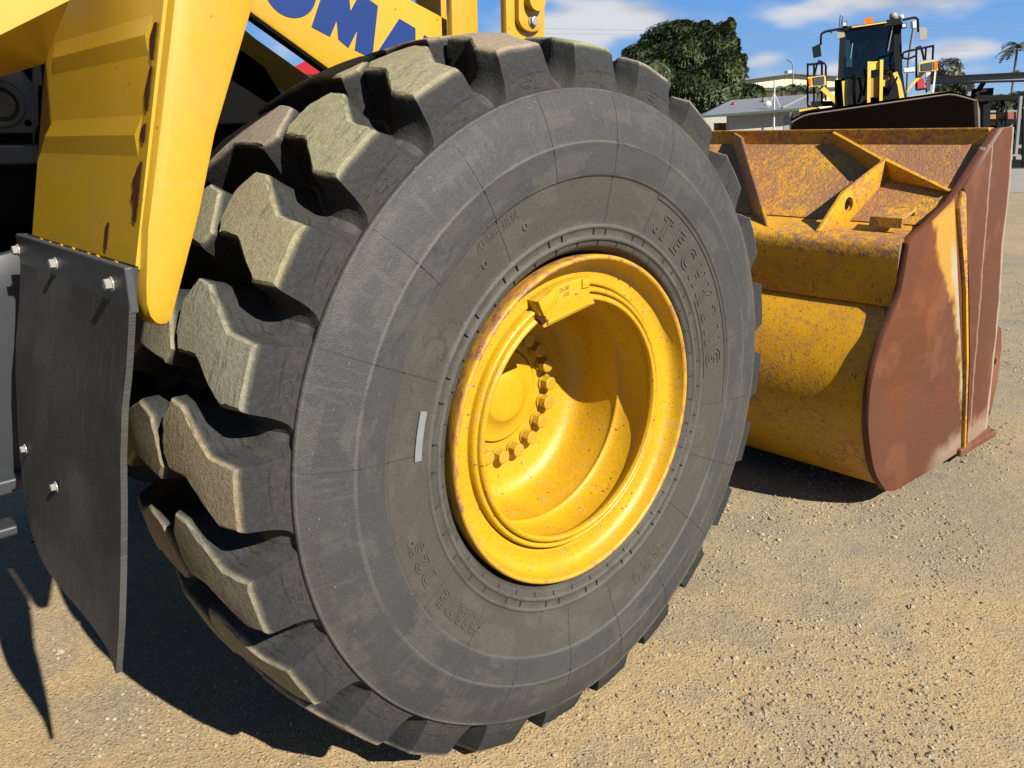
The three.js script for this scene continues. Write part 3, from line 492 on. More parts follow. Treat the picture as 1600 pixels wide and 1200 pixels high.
// --- black clamp bar with bolts and the hanging rubber flap
{
  const bar = part('clamp_bar', rbox(.012, .062, .565, .003, -.9075, 1.166, -.267), M.blackSteel, loader, 'black steel bar clamping the rubber flap');
  const FX = [[0, -.899], [.09, -.917], [.14, -.929], [.19, -.943], [.25, -.954], [.33, -.964], [.42, -.977], [.5, -.99], [.57, -1.004], [.7, -1.02]];
  const flapX = (s, z) => { let x = -.899; for (let i = 0; i < FX.length - 1; i++) if (s >= FX[i][0]) x = mix(FX[i][1], FX[i + 1][1], clamp((s - FX[i][0]) / (FX[i + 1][0] - FX[i][0]))); return x + .009 * Math.sin((z + .2) * 11) * ss(.02, .25, s); };
  const NZ = 26, NS = 40, P = (i, j, o) => { const a = i / NZ, z = mix(-.548, .014, a); const bp = [[0, .86], [.04, .79], [.13, .735], [.26, .70], [.42, .672], [.6, .657], [.8, .645], [.92, .64], [1, .625]]; let bot = .625; for (let q = 0; q < bp.length - 1; q++) if (a >= bp[q][0]) bot = mix(bp[q][1], bp[q + 1][1], (a - bp[q][0]) / (bp[q + 1][0] - bp[q][0])); const y = mix(1.196, bot, j / NS), s = 1.196 - y; return [flapX(s, z) + o, y, z - .018 * ss(.02, .2, s) * ss(.6, 1, a) * 0 + .0]; };
  const L = [], U = [], q = (a, b, c, d, u) => { L.push(a, b, c, a, c, d); const f = (p) => [p[2], p[1]]; U.push(f(a), f(b), f(c), f(a), f(c), f(d)); };
  for (let i = 0; i < NZ; i++) for (let j = 0; j < NS; j++) { q(P(i, j, -.0045), P(i, j + 1, -.0045), P(i + 1, j + 1, -.0045), P(i + 1, j, -.0045)); q(P(i, j, .0045), P(i + 1, j, .0045), P(i + 1, j + 1, .0045), P(i, j + 1, .0045)); }
  for (let j = 0; j < NS; j++) { q(P(NZ, j, -.0045), P(NZ, j + 1, -.0045), P(NZ, j + 1, .0045), P(NZ, j, .0045)); q(P(0, j, .0045), P(0, j + 1, .0045), P(0, j + 1, -.0045), P(0, j, -.0045)); }
  for (let i = 0; i < NZ; i++) q(P(i, NS, -.0045), P(i, NS, .0045), P(i + 1, NS, .0045), P(i + 1, NS, -.0045));
  const fl = part('mud_flap', tri(L, U, .7), M.flap, loader, 'black rubber mud flap hanging behind the tyre');
  const bz = hexBolt(.0082, .008, 1.3); for (const z of [-.545, -.31, -.045]) { const m = part('flap_bolt', bz, M.zinc, bar); m.position.set(-.9135, 1.168, z); m.rotation.y = -Math.PI / 2; m.rotation.x = 0; }
  for (const [y, z] of [[.824, -.25], [.835, -.44]]) { const m = part('flap_bolt', hexBolt(.0062, .007, 1.5), M.zinc, fl); m.position.set(flapX(1.196 - y, z) - .006, y, z); m.rotation.y = -Math.PI / 2; }
}
// --- boom arm with its painted name, bracket plates, and frame behind
{
  const ax = V(-.141 + .328, 1.509 - 1.618, 0).normalize();       // direction down the boom
  const low = (x) => 1.509 + (x + .141) * (1.618 - 1.509) / (-.328 + .141), up = (x) => 1.691 + (x - .1) * (1.622 - 1.691) / .218;
  const pts = [[-1.0, 2.02], [-.33, 1.619], [-.141, 1.509], [.05, 1.40], [.7, 1.03], [1.15, .78], [1.28, .80], [1.32, .92], [1.2, 1.08], [.8, 1.38], [.318, 1.622], [.1, 1.691], [-.2, 1.786], [-.9, 2.2]];
  const boom = part('boom_arm', prism(pts, -.755, -.72, .004), M.yellow, loader, 'yellow lift arm with blue painted capital letters');
  const flat = (o) => { const g = prism(o, -.7205, -.7185, 0); return g; };
  const letters = { M: [[-.163, 1.666], [-.191, 1.606], [-.143, 1.588], [-.122, 1.625], [-.121, 1.584], [-.094, 1.566], [-.066, 1.607], [-.076, 1.562], [-.027, 1.545], [-.002, 1.668], [-.052, 1.692], [-.082, 1.650], [-.084, 1.694], [-.13, 1.716]], A: [[-.02, 1.55], [.061, 1.644], [.11, 1.625], [.106, 1.52], [.07, 1.535], [.072, 1.56], [.035, 1.575], [.02, 1.545]], T: [[.137, 1.611], [.129, 1.587], [.160, 1.572], [.13, 1.47], [.165, 1.455], [.2, 1.552], [.24, 1.535], [.25, 1.56]] };
  const el = []; for (let i = 0; i < 40; i++) { const a = i / 40 * Math.PI * 2; el.push([-.2385 + .066 * Math.cos(a), 1.682 + .060 * Math.sin(a)]); } letters.O = el;
  for (const k of ['O', 'M', 'A', 'T']) part('painted_letter', flat(letters[k]), M.blue, boom);
  { const hole = []; for (let i = 0; i < 30; i++) { const a = i / 30 * Math.PI * 2; hole.push([-.2385 + .026 * Math.cos(a), 1.692 + .024 * Math.sin(a)]); } const g = prism(hole, -.7192, -.7178, 0); part('letter_counter', g, M.yellow, boom); }
  const tg = (s, x, y) => { const g = new TextGeometry(s, { font, size: .12, depth: .002, curveSegments: 6 }); g.rotateZ(-.5); g.translate(x, y, -.7205); return boxUV(g); };
  part('painted_letter', tg('K', -.43, 1.735), M.blue, boom); part('painted_letter', tg('S', .24, 1.425), M.blue, boom); part('painted_letter', tg('U', .33, 1.375), M.blue, boom);
  // inner frame plate seen under the arm, with a bolt
  const fr = part('front_frame', prism([[-.62, 1.86], [-.243, 1.592], [-.05, 1.478], [.1, 1.36], [.1, 1.2], [-.16, 1.43], [-.19, 1.442], [-.222, 1.452], [-.232, 1.505], [-.255, 1.528], [-.30, 1.53], [-.5, 1.6], [-.62, 1.7]], -.93, -.90, .004), M.yellow, loader, 'shaded yellow frame plate under the lift arm');
  const bb = part('frame_bolt', hexBolt(.014, .012, 1.3), M.zinc, fr); bb.position.set(-.197, 1.462, -.90);
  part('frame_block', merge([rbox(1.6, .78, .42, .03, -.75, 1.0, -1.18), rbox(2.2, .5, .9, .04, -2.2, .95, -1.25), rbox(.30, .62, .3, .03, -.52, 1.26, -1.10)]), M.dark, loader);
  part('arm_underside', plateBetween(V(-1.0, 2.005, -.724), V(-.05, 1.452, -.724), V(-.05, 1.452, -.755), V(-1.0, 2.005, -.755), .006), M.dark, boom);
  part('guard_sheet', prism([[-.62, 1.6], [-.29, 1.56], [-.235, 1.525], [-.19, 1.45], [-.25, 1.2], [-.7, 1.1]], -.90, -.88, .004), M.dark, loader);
  if (0) part('hydraulic_hose', merge([tube([V(-.36, 1.2, -.72), V(-.33, 1.35, -.74), V(-.36, 1.5, -.8), V(-.5, 1.62, -.95)], .022, 24, 8), tube([V(-.5, 1.05, -.7), V(-.42, 1.25, -.7), V(-.45, 1.45, -.78)], .02, 24, 8)]), M.dark, loader);
  // bell crank bracket standing up past the arm
  const br = part('link_bracket', merge([prism([[.327, 1.42], [.466, 1.42], [.466, 1.9], [.32, 1.9]], -.63, -.605, .004), prism([[.195, 1.42], [.285, 1.42], [.285, 1.9], [.197, 1.9]], -.70, -.675, .004), prism([[.215, 1.42], [.33, 1.42], [.33, 1.9], [.215, 1.9]], -.86, -.84, .004)]), M.yellow, loader, 'yellow upright link bracket above the tyre');
  const pad = []; for (let i = 0; i <= 12; i++) { const a = Math.PI + i / 12 * Math.PI; pad.push([.399 + .046 * Math.cos(a), 1.655 + .03 * Math.sin(a)]); } pad.push([.445, 1.9], [.353, 1.9]);
  part('pin_plate', prism(pad, -.605, -.588, .004), M.yellow, br); const pb = part('pin_bolt', hexBolt(.0125, .008, 1.25), M.zinc, br); pb.position.set(.402, 1.652, -.588);
  part('pin_plate', (() => { const c = new THREE.CylinderGeometry(.03, .03, .03, 24); c.rotateX(Math.PI / 2); c.translate(.40, 1.705, -.58); return boxUV(c); })(), M.yellow, br);
}
// --- steps, plates and guards at the left edge
{
  const g = part('guard_plate', prism([[-1.1, 1.495], [-.846, 1.487], [-.82, 1.444], [-.827, 1.383], [-.84, 1.368], [-1.1, 1.368]], -.66, -.62, .006), M.greySteel, loader, 'grey steel plate with a round boss beside the mudguard');
  const boss = new THREE.TorusGeometry(.034, .008, 10, 32); boss.translate(-.886, 1.418, -.62); part('boss', merge([boss, new THREE.CylinderGeometry(.022, .026, .012, 24).rotateX(Math.PI / 2).translate(-.886, 1.418, -.617)]), M.greySteel, g);
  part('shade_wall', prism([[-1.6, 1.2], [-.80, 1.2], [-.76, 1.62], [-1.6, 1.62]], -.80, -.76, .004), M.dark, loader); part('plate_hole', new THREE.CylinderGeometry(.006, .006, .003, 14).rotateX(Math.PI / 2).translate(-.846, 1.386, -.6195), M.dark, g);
  part('step_rail', rbox(.5, .036, .05, .006, -1.085, 1.334, -.645, 0, 0, -.01), M.greySteel, loader);
  part('chassis_plate', prism([[-1.5, 1.16], [-.921, 1.149], [-.888, 1.156], [-.875, 1.10], [-.951, .698], [-1.5, .75]], -.69, -.66, .005), M.greySteel, loader, 'grey blue chassis plate behind the flap');
  part('step_rail', rbox(.5, .03, .06, .006, -1.2, .70, -.655, 0, 0, .02), M.greySteel, loader);
  part('step_rail', rbox(.5, .02, .06, .006, -1.232, .607, -.655, 0, 0, .02), M.greySteel, loader);
  // overhanging yellow side box of the platform
  const A = V(-1.35, 1.30, -.25), B = V(-.854, 1.55, -.25), C = V(-.83, 1.482, -.52), Dd = V(-1.35, 1.50, -.52), A2 = V(-1.35, 1.9, -.27), B2 = V(-.80, 1.9, -.27), C2 = V(-.76, 1.9, -.56), D2 = V(-1.35, 1.9, -.56), L = [];
  A.set(-1.20, 1.36, -.25); const q = (...p) => L.push(...[p[0], p[1], p[2], p[0], p[2], p[3]].map((v) => v.toArray())); q(A, B, B2, A2); q(A, Dd, C, B); q(B, C, C2, B2); q(A, A2, D2, Dd); q(C, Dd, D2, C2); q(A2, B2, C2, D2);
  part('platform_box', tri(L, null, .2), M.yellow, loader, 'yellow platform side box above the mudguard');
}
// --- bucket
{
  const W = 2.75, bk = part('bucket', (() => {
    const prof = [[2.36, .052], [1.9, .066], [1.69, .09], [1.575, .175], [1.484, .295], [1.441, .39], [1.430, .475], [1.444, .565], [1.486, .665], [1.538, .740], [1.588, .792]], cr = new THREE.CatmullRomCurve3(prof.map(([x, y]) => V(x, y, 0)), false, 'catmullrom', .5).getPoints(60), L = [], U = []; let l = 0;
    for (let i = 0; i < cr.length - 1; i++) { const a = cr[i], b = cr[i + 1], d = a.distanceTo(b); for (const o of [0, 1]) { const t = o ? .016 : 0, n = V(b.y - a.y, a.x - b.x, 0).normalize().multiplyScalar(t); const za = -.024, zb = -W + .02, q = [V(a.x + n.x, a.y + n.y, za), V(a.x + n.x, a.y + n.y, zb), V(b.x + n.x, b.y + n.y, zb), V(b.x + n.x, b.y + n.y, za)].map((p) => p.toArray()), u = [[za, l], [zb, l], [zb, l + d], [za, l + d]]; L.push(q[0], q[1], q[2], q[0], q[2], q[3]); U.push(u[0], u[1], u[2], u[0], u[2], u[3]); } l += d; }
    return tri(L, U, .5);
  })(), M.paintRust1, loader, 'rusty yellow loader bucket resting just above the ground');
  const lat = (a, b, t = .014) => plateBetween(V(a[0], a[1], -.022), V(b[0], b[1], -.022), V(b[0], b[1], -W + .02), V(a[0], a[1], -W + .02), t);
  // box beam across the back with rounded edge
  const beam = []; { const prof = [[1.592, .783], [1.567, .788], [1.564, .80], [1.555, .985], [1.562, 1.0], [1.577, 1.0105], [1.592, 1.016]]; for (let i = 0; i < prof.length - 1; i++) beam.push(prof[i]); beam.push(prof[prof.length - 1]); }
  const strip = (prof, v0 = 0) => { const L = [], U = []; let l = v0; for (let i = 0; i < prof.length - 1; i++) { const [a, b] = [prof[i], prof[i + 1]], d = Math.hypot(b[0] - a[0], b[1] - a[1]); const za = -.0225, zb = -W + .02, q = [[a[0], a[1], za], [b[0], b[1], za], [b[0], b[1], zb], [a[0], a[1], zb]], u = [[za, l], [za, l + d], [zb, l + d], [zb, l]]; L.push(q[0], q[1], q[2], q[0], q[2], q[3]); U.push(u[0], u[1], u[2], u[0], u[2], u[3]); l += d; } return tri(L, U, .7); };
  beam.splice(3, 1, [1.5567, .95], [1.555, .985]); part('cross_beam', strip(beam.slice(0, 4)), M.paintRust1, bk); part('beam_edge', strip(beam.slice(3), .18), M.paintRust2, bk); part('beam_top', strip([[1.592, 1.016], [1.68, 1.030], [1.80, 1.041]], .3), M.paintRust2, bk);
  part('back_plate', lat([1.80, 1.040], [2.236, 1.318]), M.paintRust3, bk, 'rusted sloping upper back plate');
  part('lip_plate', merge([plateBetween(V(2.226, 1.30, -.024), V(2.226, 1.366, -.024), V(2.226, 1.366, -W + .02), V(2.226, 1.30, -W + .02), .016), rbox(.05, .012, W - .05, .003, 2.238, 1.369, -W / 2)]), M.paintRust2, bk);
  // ribs on the back plate
  const ribZ = (x) => mix(-.350, -.313, (x - 1.6) / .4);
  const rib = prism([[1.600, 1.019], [1.735, 1.152], [2.005, 1.264], [2.034, 1.189], [1.80, 1.04], [1.68, 1.030]], 0, .014, .002, [[1.775, 1.105, .029]]); { const p = rib.attributes.position; for (let i = 0; i < p.count; i++) p.setZ(i, p.getZ(i) + ribZ(p.getX(i))); rib.computeVertexNormals(); }
  part('stiffener_rib', toCreasedNormals(rib, .5), M.paintRust1, bk);
  const Ap = V(1.999, 1.264, -.306), A0 = V(2.036, 1.191, -.310);
  part('stiffener_rib', plateBetween(A0, V(1.972, 1.149, -.044), V(1.935, 1.160, -.030), Ap, .013), M.paintRust1, bk);
  part('stiffener_rib', plateBetween(V(2.232, 1.318, -.640), A0.clone().add(V(0, 0, -.012)), Ap.clone().add(V(0, 0, -.012)), V(2.205, 1.364, -.627), .013), M.paintRust1, bk);
  const rib2 = prism([[1.610, 1.020], [2.09, 1.345], [2.225, 1.364], [2.23, 1.314], [1.80, 1.04]], 0, .016, .003); { const p = rib2.attributes.position; for (let i = 0; i < p.count; i++) p.setZ(i, p.getZ(i) + mix(-.565, -1.09, (p.getX(i) - 1.62) / .56)); rib2.computeVertexNormals(); }
  part('stiffener_rib', toCreasedNormals(rib2, .5), M.paintRust2, bk);
  for (const z of [-1.55, -2.3]) { const r3 = prism([[1.588, 1.017], [1.70, 1.152], [1.94, 1.267], [1.975, 1.20], [1.75, 1.066], [1.66, 1.036]], z, z + .014, .002); part('stiffener_rib', r3, M.paintRust2, bk); }
  // folded bracket on the beam top
  part('folded_bracket', merge([rbox(.012, .036, .115, .003, 1.657, 1.062, -.122), rbox(.10, .010, .115, .003, 1.705, 1.087, -.122, 0, 0, .32), rbox(.012, .03, .115, .003, 1.752, 1.094, -.122)]), M.paintRust2, bk);
  // side plates
  const rear = [[1.641, .096], [1.538, .192], [1.468, .308], [1.427, .413], [1.414, .552], [1.452, .677], [1.505, .755], [1.548, .820], [1.560, .86], [1.574, 1.006], [1.60, 1.024], [1.719, 1.061], [1.884, 1.125], [1.93, 1.155], [2.238, 1.372], [2.356, 1.376], [2.418, 1.149], [2.444, .937], [2.504, .74], [2.541, .575], [2.58, .35], [2.625, .1], [2.40, .052], [2.1, .052], [1.85, .060], [1.70, .072]];
  const sp = new THREE.CatmullRomCurve3(rear.slice(0, 8).map(([x, y]) => V(x, y, 0))).getPoints(40).map((p) => [p.x, p.y]), tip = new THREE.CatmullRomCurve3([V(1.85, .060, 0), V(1.72, .068, 0), V(1.641, .096, 0)]).getPoints(10).map((p) => [p.x, p.y]).slice(0, -1);
  const out = [...sp, ...rear.slice(8, 24), ...tip];
  // painted remains on the right plate: worn boundary with paint left beside the weld-on bar
  T.sidePlate = tex(1024, 1024, (u, v) => {       // 1.4 m square, u = (x - 1.35) / 1.4, v = y / 1.4
    const x = 1.35 + u * 1.4, y = v * 1.4, n = fbm(u, v, 5, 5, 4, 51), s = fbm(u, v, 8, 60, 4, 53), f = vn(u * 700, v * 700, 700, 700, 2), f3 = fbm(u, v, 150, 150, 3, 55), rag = fbm(u, v, 26, 26, 4, 59) - .5;
    let c = mix3([.126, .037, .0105], [.100, .032, .0105], ss(.4, .6, n)); c = mix3(c, [.15, .056, .022], ss(.52, .7, s) * .2); c = mix3(c, [.092, .038, .022], ss(.42, .62, fbm(u, v, 4, 4, 4, 63)) * .7); c = mix3(c, [.20, .075, .032], ss(.58, .75, fbm(u, v, 7, 7, 4, 57)) * .35);
    const lx = 1.923 + (1.075 - y) * .486, d = lx - x;                             // distance behind the bar
    const wid = mix(.17, .015, ss(1.03, .62, y)) * (y < .5 ? .5 : 1);
    const top = ss(1.12, 1.05, y - (x - 1.75) * .3);
    const pm = ss(-.03, .03, wid - d + rag * .10) * (d > -.01 ? 1 : 0) * top * ss(.05, .2, y);
    const pale = ss(-.02, .02, wid * .30 - d + rag * .06 + .008) * pm * ss(1.0, .9, y);
    c = mix3(c, mix3([.46, .27, .02], [.34, .19, .05], f3), pm * .9); c = mix3(c, [.36, .31, .22], pale * .85);
    c = mix3(c, [.5, .36, .26], ss(.012, .0, Math.abs(x - (2.18 + (1.2 - y) * .215) + rag * .02)) * .4 * ss(.1, .3, f3));     // pale weld scratch on the front plate
    c = mix3(c, [.30, .22, .16], ss(.14, .06, y - Math.max(0, (x - 2.0)) * .16 + rag * .08) * ss(1.95, 2.2, x) * .8);          // bright worn toe
    { const E = [[0, 2.64], [.1, 2.62], [.575, 2.541], [.74, 2.504], [.937, 2.444], [1.149, 2.418], [1.376, 2.356]]; let e = 2.356; for (let q = 0; q < 6; q++) if (y >= E[q][0] && y <= E[q + 1][0]) e = mix(E[q][1], E[q + 1][1], (y - E[q][0]) / (E[q + 1][0] - E[q][0])); c = mix3(c, [.36, .30, .22], ss(.024, .008, e - x + rag * .02) * .8); }   // steel scraped bare along the front edge
    const k = .8 + .25 * f + .2 * f3; return c.map((q) => q * k);
  });
  T.sidePlate.offset.set(-1.35 / 1.4, 0); T.sidePlate.repeat.set(1 / 1.4, 1 / 1.4);
  M.sidePlate = new THREE.MeshPhysicalMaterial({ specularIntensity: .5, map: T.sidePlate, bumpMap: rep(T.grainB, .8), bumpScale: .001, roughness: .66 });
  const spl = part('side_plate', prism(out, -.026, 0, .003), M.sidePlate, bk, 'rust brown bucket side plate with yellow paint remains');
  part('side_plate', prism(out, -W, -W + .026, .003), M.rust, bk);
  part('wear_bar', prism([[1.935, 1.160], [1.968, 1.15], [2.128, .79], [2.263, .47], [2.395, .06], [2.378, .06], [2.244, .47], [2.107, .79], [1.930, 1.10]], -.005, .015, .003), M.paintRust2, spl, 'raised yellow edge bar on the side plate');
  part('edge_plate', prism([[1.95, 1.166], [2.245, 1.374], [2.357, 1.378], [2.42, 1.15], [2.447, .94], [2.507, .742], [2.544, .577], [2.63, .1], [2.412, .058], [2.278, .47], [2.143, .79]], -.004, .0135, .002), M.sidePlate, spl);
  part('side_cutter', prism([[2.613, .55], [2.658, .556], [2.718, .534], [2.758, .445], [2.782, .282], [2.764, .153], [2.729, .06], [2.654, .093], [2.618, .149], [2.62, .315], [2.603, .382], [2.606, .50]], -.06, -.02, .006), M.rust, bk, 'curved bolt-on side cutter');
  for (const [x, y] of [[2.671, .392], [2.70, .147]]) part('cutter_bolt', hexBolt(.014, .008).translate(x, y, -.021), M.rustChip, bk);
  part('cutting_edge', merge([rbox(.42, .034, W + .02, .008, 2.54, .052, -W / 2 + .01, 0, 0, -.03), prism([[2.36, .034], [2.687, .046], [2.66, .10], [2.40, .082]], -.05, .016, .004)]), M.rust, bk);
  part('bucket_floor', lat([2.36, .066], [1.80, .082], .012), M.rust, bk);
}
// ------------------------------------------------------------------ the yard beyond
const HF = (() => { const f = at(800, 600, 1).sub(CAM); f.y = 0; return f.normalize(); })(), HR = V(-HF.z, 0, HF.x);
function up2(x, y, d) { const r = at(x, y, 1).sub(CAM); return CAM.clone().add(r.multiplyScalar(d / (r.x * HF.x + r.z * HF.z))); }   // on an upright plane d metres ahead
const onGround = (x, y) => { const r = at(x, y, 1).sub(CAM); return CAM.clone().add(r.multiplyScalar(-CAM.y / r.y)); };
const baseAt = (x, d) => { const b = up2(x, 200, d); b.y = 0; return b; };

function far(name, label, category, x, d, group) { const b = baseAt(x, d), g = thing(name, label, category, b.toArray(), group); BASES.set(g, b); return g; }
let slabDir = null;
function slab(pts, d, t, back = 0) {            // upright outline d metres ahead, t metres thick away from us; back leans the lower edge
  const s = pts.map(([x, y]) => new THREE.Vector2(x, -y)), DIR = slabDir || HF, F = THREE.ShapeUtils.triangulateShape(s, []), f = pts.map(([x, y, dd]) => up2(x, y, dd ?? d)), k = f.map((p) => p.clone().addScaledVector(DIR, t)), L = [];
  const cw = THREE.ShapeUtils.isClockWise(s);
  for (const [a, b, c] of F) { const o = cw ? [a, c, b] : [a, b, c]; L.push(f[o[0]], f[o[1]], f[o[2]], k[o[0]], k[o[2]], k[o[1]]); }
  for (let i = 0; i < f.length; i++) { const j = (i + 1) % f.length; const q = [f[i], k[i], k[j], f[i], k[j], f[j]]; if (!cw) L.push(q[0], q[1], q[2], q[3], q[4], q[5]); else L.push(q[0], q[2], q[1], q[3], q[5], q[4]); }
  return tri(L.map((p) => p.toArray()), null, .3);
}
const pipe0 = (pts, d, r, seg = 16) => tube(pts.map(([x, y, dd]) => up2(x, y, dd ?? d)), r, seg, 6);
const Z = (a) => a.map(([x, y, d]) => d ? [1220 + x / 5.714, 10 + y / 5.714, d] : [1220 + x / 5.714, 10 + y / 5.714]);
const F = {
  yel: std({ color: lin(.70, .46, .05), map: rep(T.plain, 1), roughness: .5 }), ochre: std({ color: lin(.34, .2, .04), map: rep(T.plain, 2), roughness: .6 }),
  blk: new THREE.MeshPhysicalMaterial({ color: lin(.008, .0085, .0095), roughness: .8, specularIntensity: .25 }), bucket: new THREE.MeshPhysicalMaterial({ specularIntensity: .2, color: lin(.008, .005, .004), map: rep(T.plain, 1), roughness: .9 }),
  edge: std({ color: lin(.13, .10, .085), roughness: .7 }), orange: std({ color: lin(.62, .14, .01), roughness: .25 }),
  glass: new THREE.MeshPhysicalMaterial({ color: lin(.24, .34, .34), transmission: 1, thickness: 0, roughness: .02, ior: 1.45 }),
  lens: new THREE.MeshPhysicalMaterial({ color: lin(.05, .055, .06), roughness: .12, clearcoat: 1 }), red: std({ color: lin(.42, .02, .025), roughness: .35 }),
  white: std({ color: lin(.55, .55, .54), roughness: .5 }), grey: std({ color: lin(.22, .22, .22), roughness: .6 }), mirror: std({ color: lin(.30, .27, .22), roughness: .4 }),
  cream: std({ color: lin(.80, .72, .47), map: rep(T.plain, .3), roughness: .7 }), wall: std({ color: lin(.42, .40, .35), map: rep(T.plain, .5), roughness: .85 }),
  roof: std({ color: lin(.20, .205, .21), roughness: .55, metalness: .15 }), green: std({ color: lin(.02, .05, .035), roughness: .6 }), rustRed: std({ color: lin(.22, .06, .04), roughness: .6 }),
  beam: std({ color: lin(.20, .21, .20), map: rep(T.plain, .6), roughness: .6 }), conc: std({ color: lin(.27, .255, .225), map: rep(T.plain, .3), bumpMap: grainy, bumpScale: .002, roughness: .9 }),
  trunk: std({ color: lin(.13, .105, .08), map: rep(T.plain, 2), roughness: .95 }), brick: std({ color: lin(.2, .1, .06), roughness: .9 }),
};
{ // the other loader, facing us with its bucket rolled back
  slabDir = up2(1365, 200, 10).sub(CAM).setY(0).normalize();
  const D = 16.5, g = far('wheel_loader', 'second yellow loader facing us behind the rusty bucket, cab and orange beacon in view', 'wheel loader', 1370, D);
  const P = (n, pts, d, t, m, l) => part(n, slab(Z(pts), d, t), m, g, l), K = (n, geos, m, l) => part(n, merge(geos), m, g, l), pipe = (pts, d, r) => pipe0(Z(pts), d, r);
  const bk = part('bucket', (() => { const top = [[1237, 191], [1262, 179], [1483, 147.5], [1524, 157]], bot = [[1236, 245], [1262, 247], [1480, 246], [1529, 244]], L = []; for (let i = 0; i < 3; i++) { const a = up2(...top[i], 13.6), b = up2(...top[i + 1], 13.6), c = up2(...bot[i + 1], 15.6), d = up2(...bot[i], 15.6), o = HF.clone().multiplyScalar(.03).add(V(0, .05, 0)); for (const k of [0, 1]) { const q = [a, b, c, d].map((p) => k ? p.clone().add(o) : p).map((p) => p.toArray()); if (k) L.push(q[0], q[1], q[2], q[0], q[2], q[3]); else L.push(q[0], q[2], q[1], q[0], q[3], q[2]); } } return tri(L, null, .1); })(), F.bucket, g, 'dark underside of the raised bucket');
  part('cutting_edge', pipe0([[1237, 191], [1262, 179], [1483, 147.5], [1524, 157]], 13.6, .012, 40), F.edge, bk);
  for (const [x, y, x2, y2] of [[1237, 191, 1236, 245], [1524, 157, 1529, 244]]) part('side_plate', plateBetween(up2(x, y, 13.6), up2(x2, y2, 15.6), up2(x2, y2 - 70, 16), up2(x, y - 2, 14.6), .05), F.edge, bk);
  P('body', [[480, 655], [1090, 600], [1120, 830], [480, 890]], 17.4, 2.2, F.blk); part('body', slab([[1300, 165], [1425, 158], [1428, 275], [1302, 280]], 17.2, 2.5), F.blk, g);
  // cab
  P('cab_pillar', [[528, 222], [582, 206], [556, 640], [508, 648]], D, .12, F.blk); P('cab_pillar', [[1006, 152], [1072, 142], [1088, 600], [1020, 604]], D, .12, F.blk);
  P('cab_pillar', [[640, 215], [668, 212], [662, 600], [640, 602]], D + 1.5, .1, F.blk); P('cab_pillar', [[975, 170], [1005, 166], [1010, 590], [985, 592]], D + 1.5, .1, F.blk);
  P('roof', [[522, 208], [560, 184], [1010, 122], [1088, 140], [1090, 160], [580, 216]], D - .05, 1.75, F.blk); P('roof_trim', [[635, 180], [945, 135], [945, 146], [635, 191]], D - .09, .06, F.yel);
  P('sun_visor', [[600, 222], [1000, 160], [985, 292], [618, 335]], D + .25, .03, F.blk);
  P('windscreen', [[580, 208], [1006, 152], [1020, 604], [554, 640]], D + .03, .012, F.glass); P('rear_window', [[655, 260], [985, 215], [990, 500], [655, 530]], D + 1.52, .012, F.glass);
  P('cab_wall', [[555, 545], [1020, 500], [1022, 640], [552, 660]], D + 1.45, .08, F.blk); P('cab_side', [[545, 440], [575, 436], [565, 640], [535, 645]], D + .4, .8, F.blk);
  P('seat', [[735, 400], [760, 345], [800, 318], [838, 330], [866, 470], [870, 600], [690, 600], [712, 480]], D + .8, .35, F.blk); P('steering_column', [[655, 400], [690, 390], [720, 560], [660, 580]], D + .4, .15, F.blk);
  K('wiper', [pipe([[640, 330], [620, 470]], D - .01, .012), pipe([[1000, 175], [955, 400]], D - .01, .012)], F.grey);
  P('beacon', [[746, 108], [824, 92], [834, 150], [746, 162]], D + .5, .16, F.orange); P('beacon_base', [[740, 156], [838, 142], [840, 158], [742, 172]], D + .48, .2, F.grey);
  { const c = up2(...Z([[1005, 88]])[0], D + .4), s = new THREE.SphereGeometry(.075, 16, 12); s.translate(c.x, c.y, c.z); part('roof_dome', s, F.mirror, g); const s2 = new THREE.SphereGeometry(.05, 12, 8), c2 = up2(...Z([[1075, 96]])[0], D + .5); s2.translate(c2.x, c2.y, c2.z); part('roof_dome', s2, F.white, g); }
  P('roof_box', [[940, 120], [1075, 104], [1080, 140], [945, 148]], D + .1, .3, F.blk);
  K('aerial', [pipe([[520, 185], [531, 75]], D, .008)], F.blk); K('aerial', [pipe([[536, 180], [551, 86]], D, .008)], F.blk);
  for (const [x, y] of [[570, 158], [1100, 170]]) { const w = P('work_light', [[x - 22, y - 20], [x + 22, y - 24], [x + 24, y + 20], [x - 20, y + 24]], D - .1, .1, F.blk); part('lens', slab(Z([[x - 15, y - 14], [x + 15, y - 17], [x + 17, y + 13], [x - 13, y + 16]]), D - .108, .01), F.white, w); }
  P('lamp_mount', [[500, 205], [560, 190], [575, 270], [505, 290]], D - .02, .12, F.mirror);
  { const m = P('mirror', [[278, 365], [350, 332], [362, 442], [290, 460]], D - .25, .07, F.blk); K('mirror_arm', [pipe([[357, 345], [360, 250], [395, 226], [560, 194]], D - .15, .022), pipe([[430, 205], [455, 240]], D - .15, .012)], F.blk);
    const m2 = P('mirror', [[1236, 188], [1290, 184], [1306, 205], [1306, 295], [1245, 300]], D - .25, .07, F.mirror); K('mirror_arm', [pipe([[1228, 228], [1222, 112], [1190, 99], [1090, 122]], D - .15, .022)], F.blk); }
  K('handrail', [pipe([[240, 508], [240, 885], [265, 893]], D - .5, .02), pipe([[240, 520], [390, 506], [402, 525], [400, 840]], D - .5, .02), pipe([[300, 615], [330, 492], [350, 482], [367, 500], [367, 860]], D - .6, .02), pipe([[296, 515], [296, 880]], D - .5, .02)], F.blk);
  P('step_platform', [[270, 848], [490, 842], [490, 880], [270, 892]], D - .6, .5, F.blk);
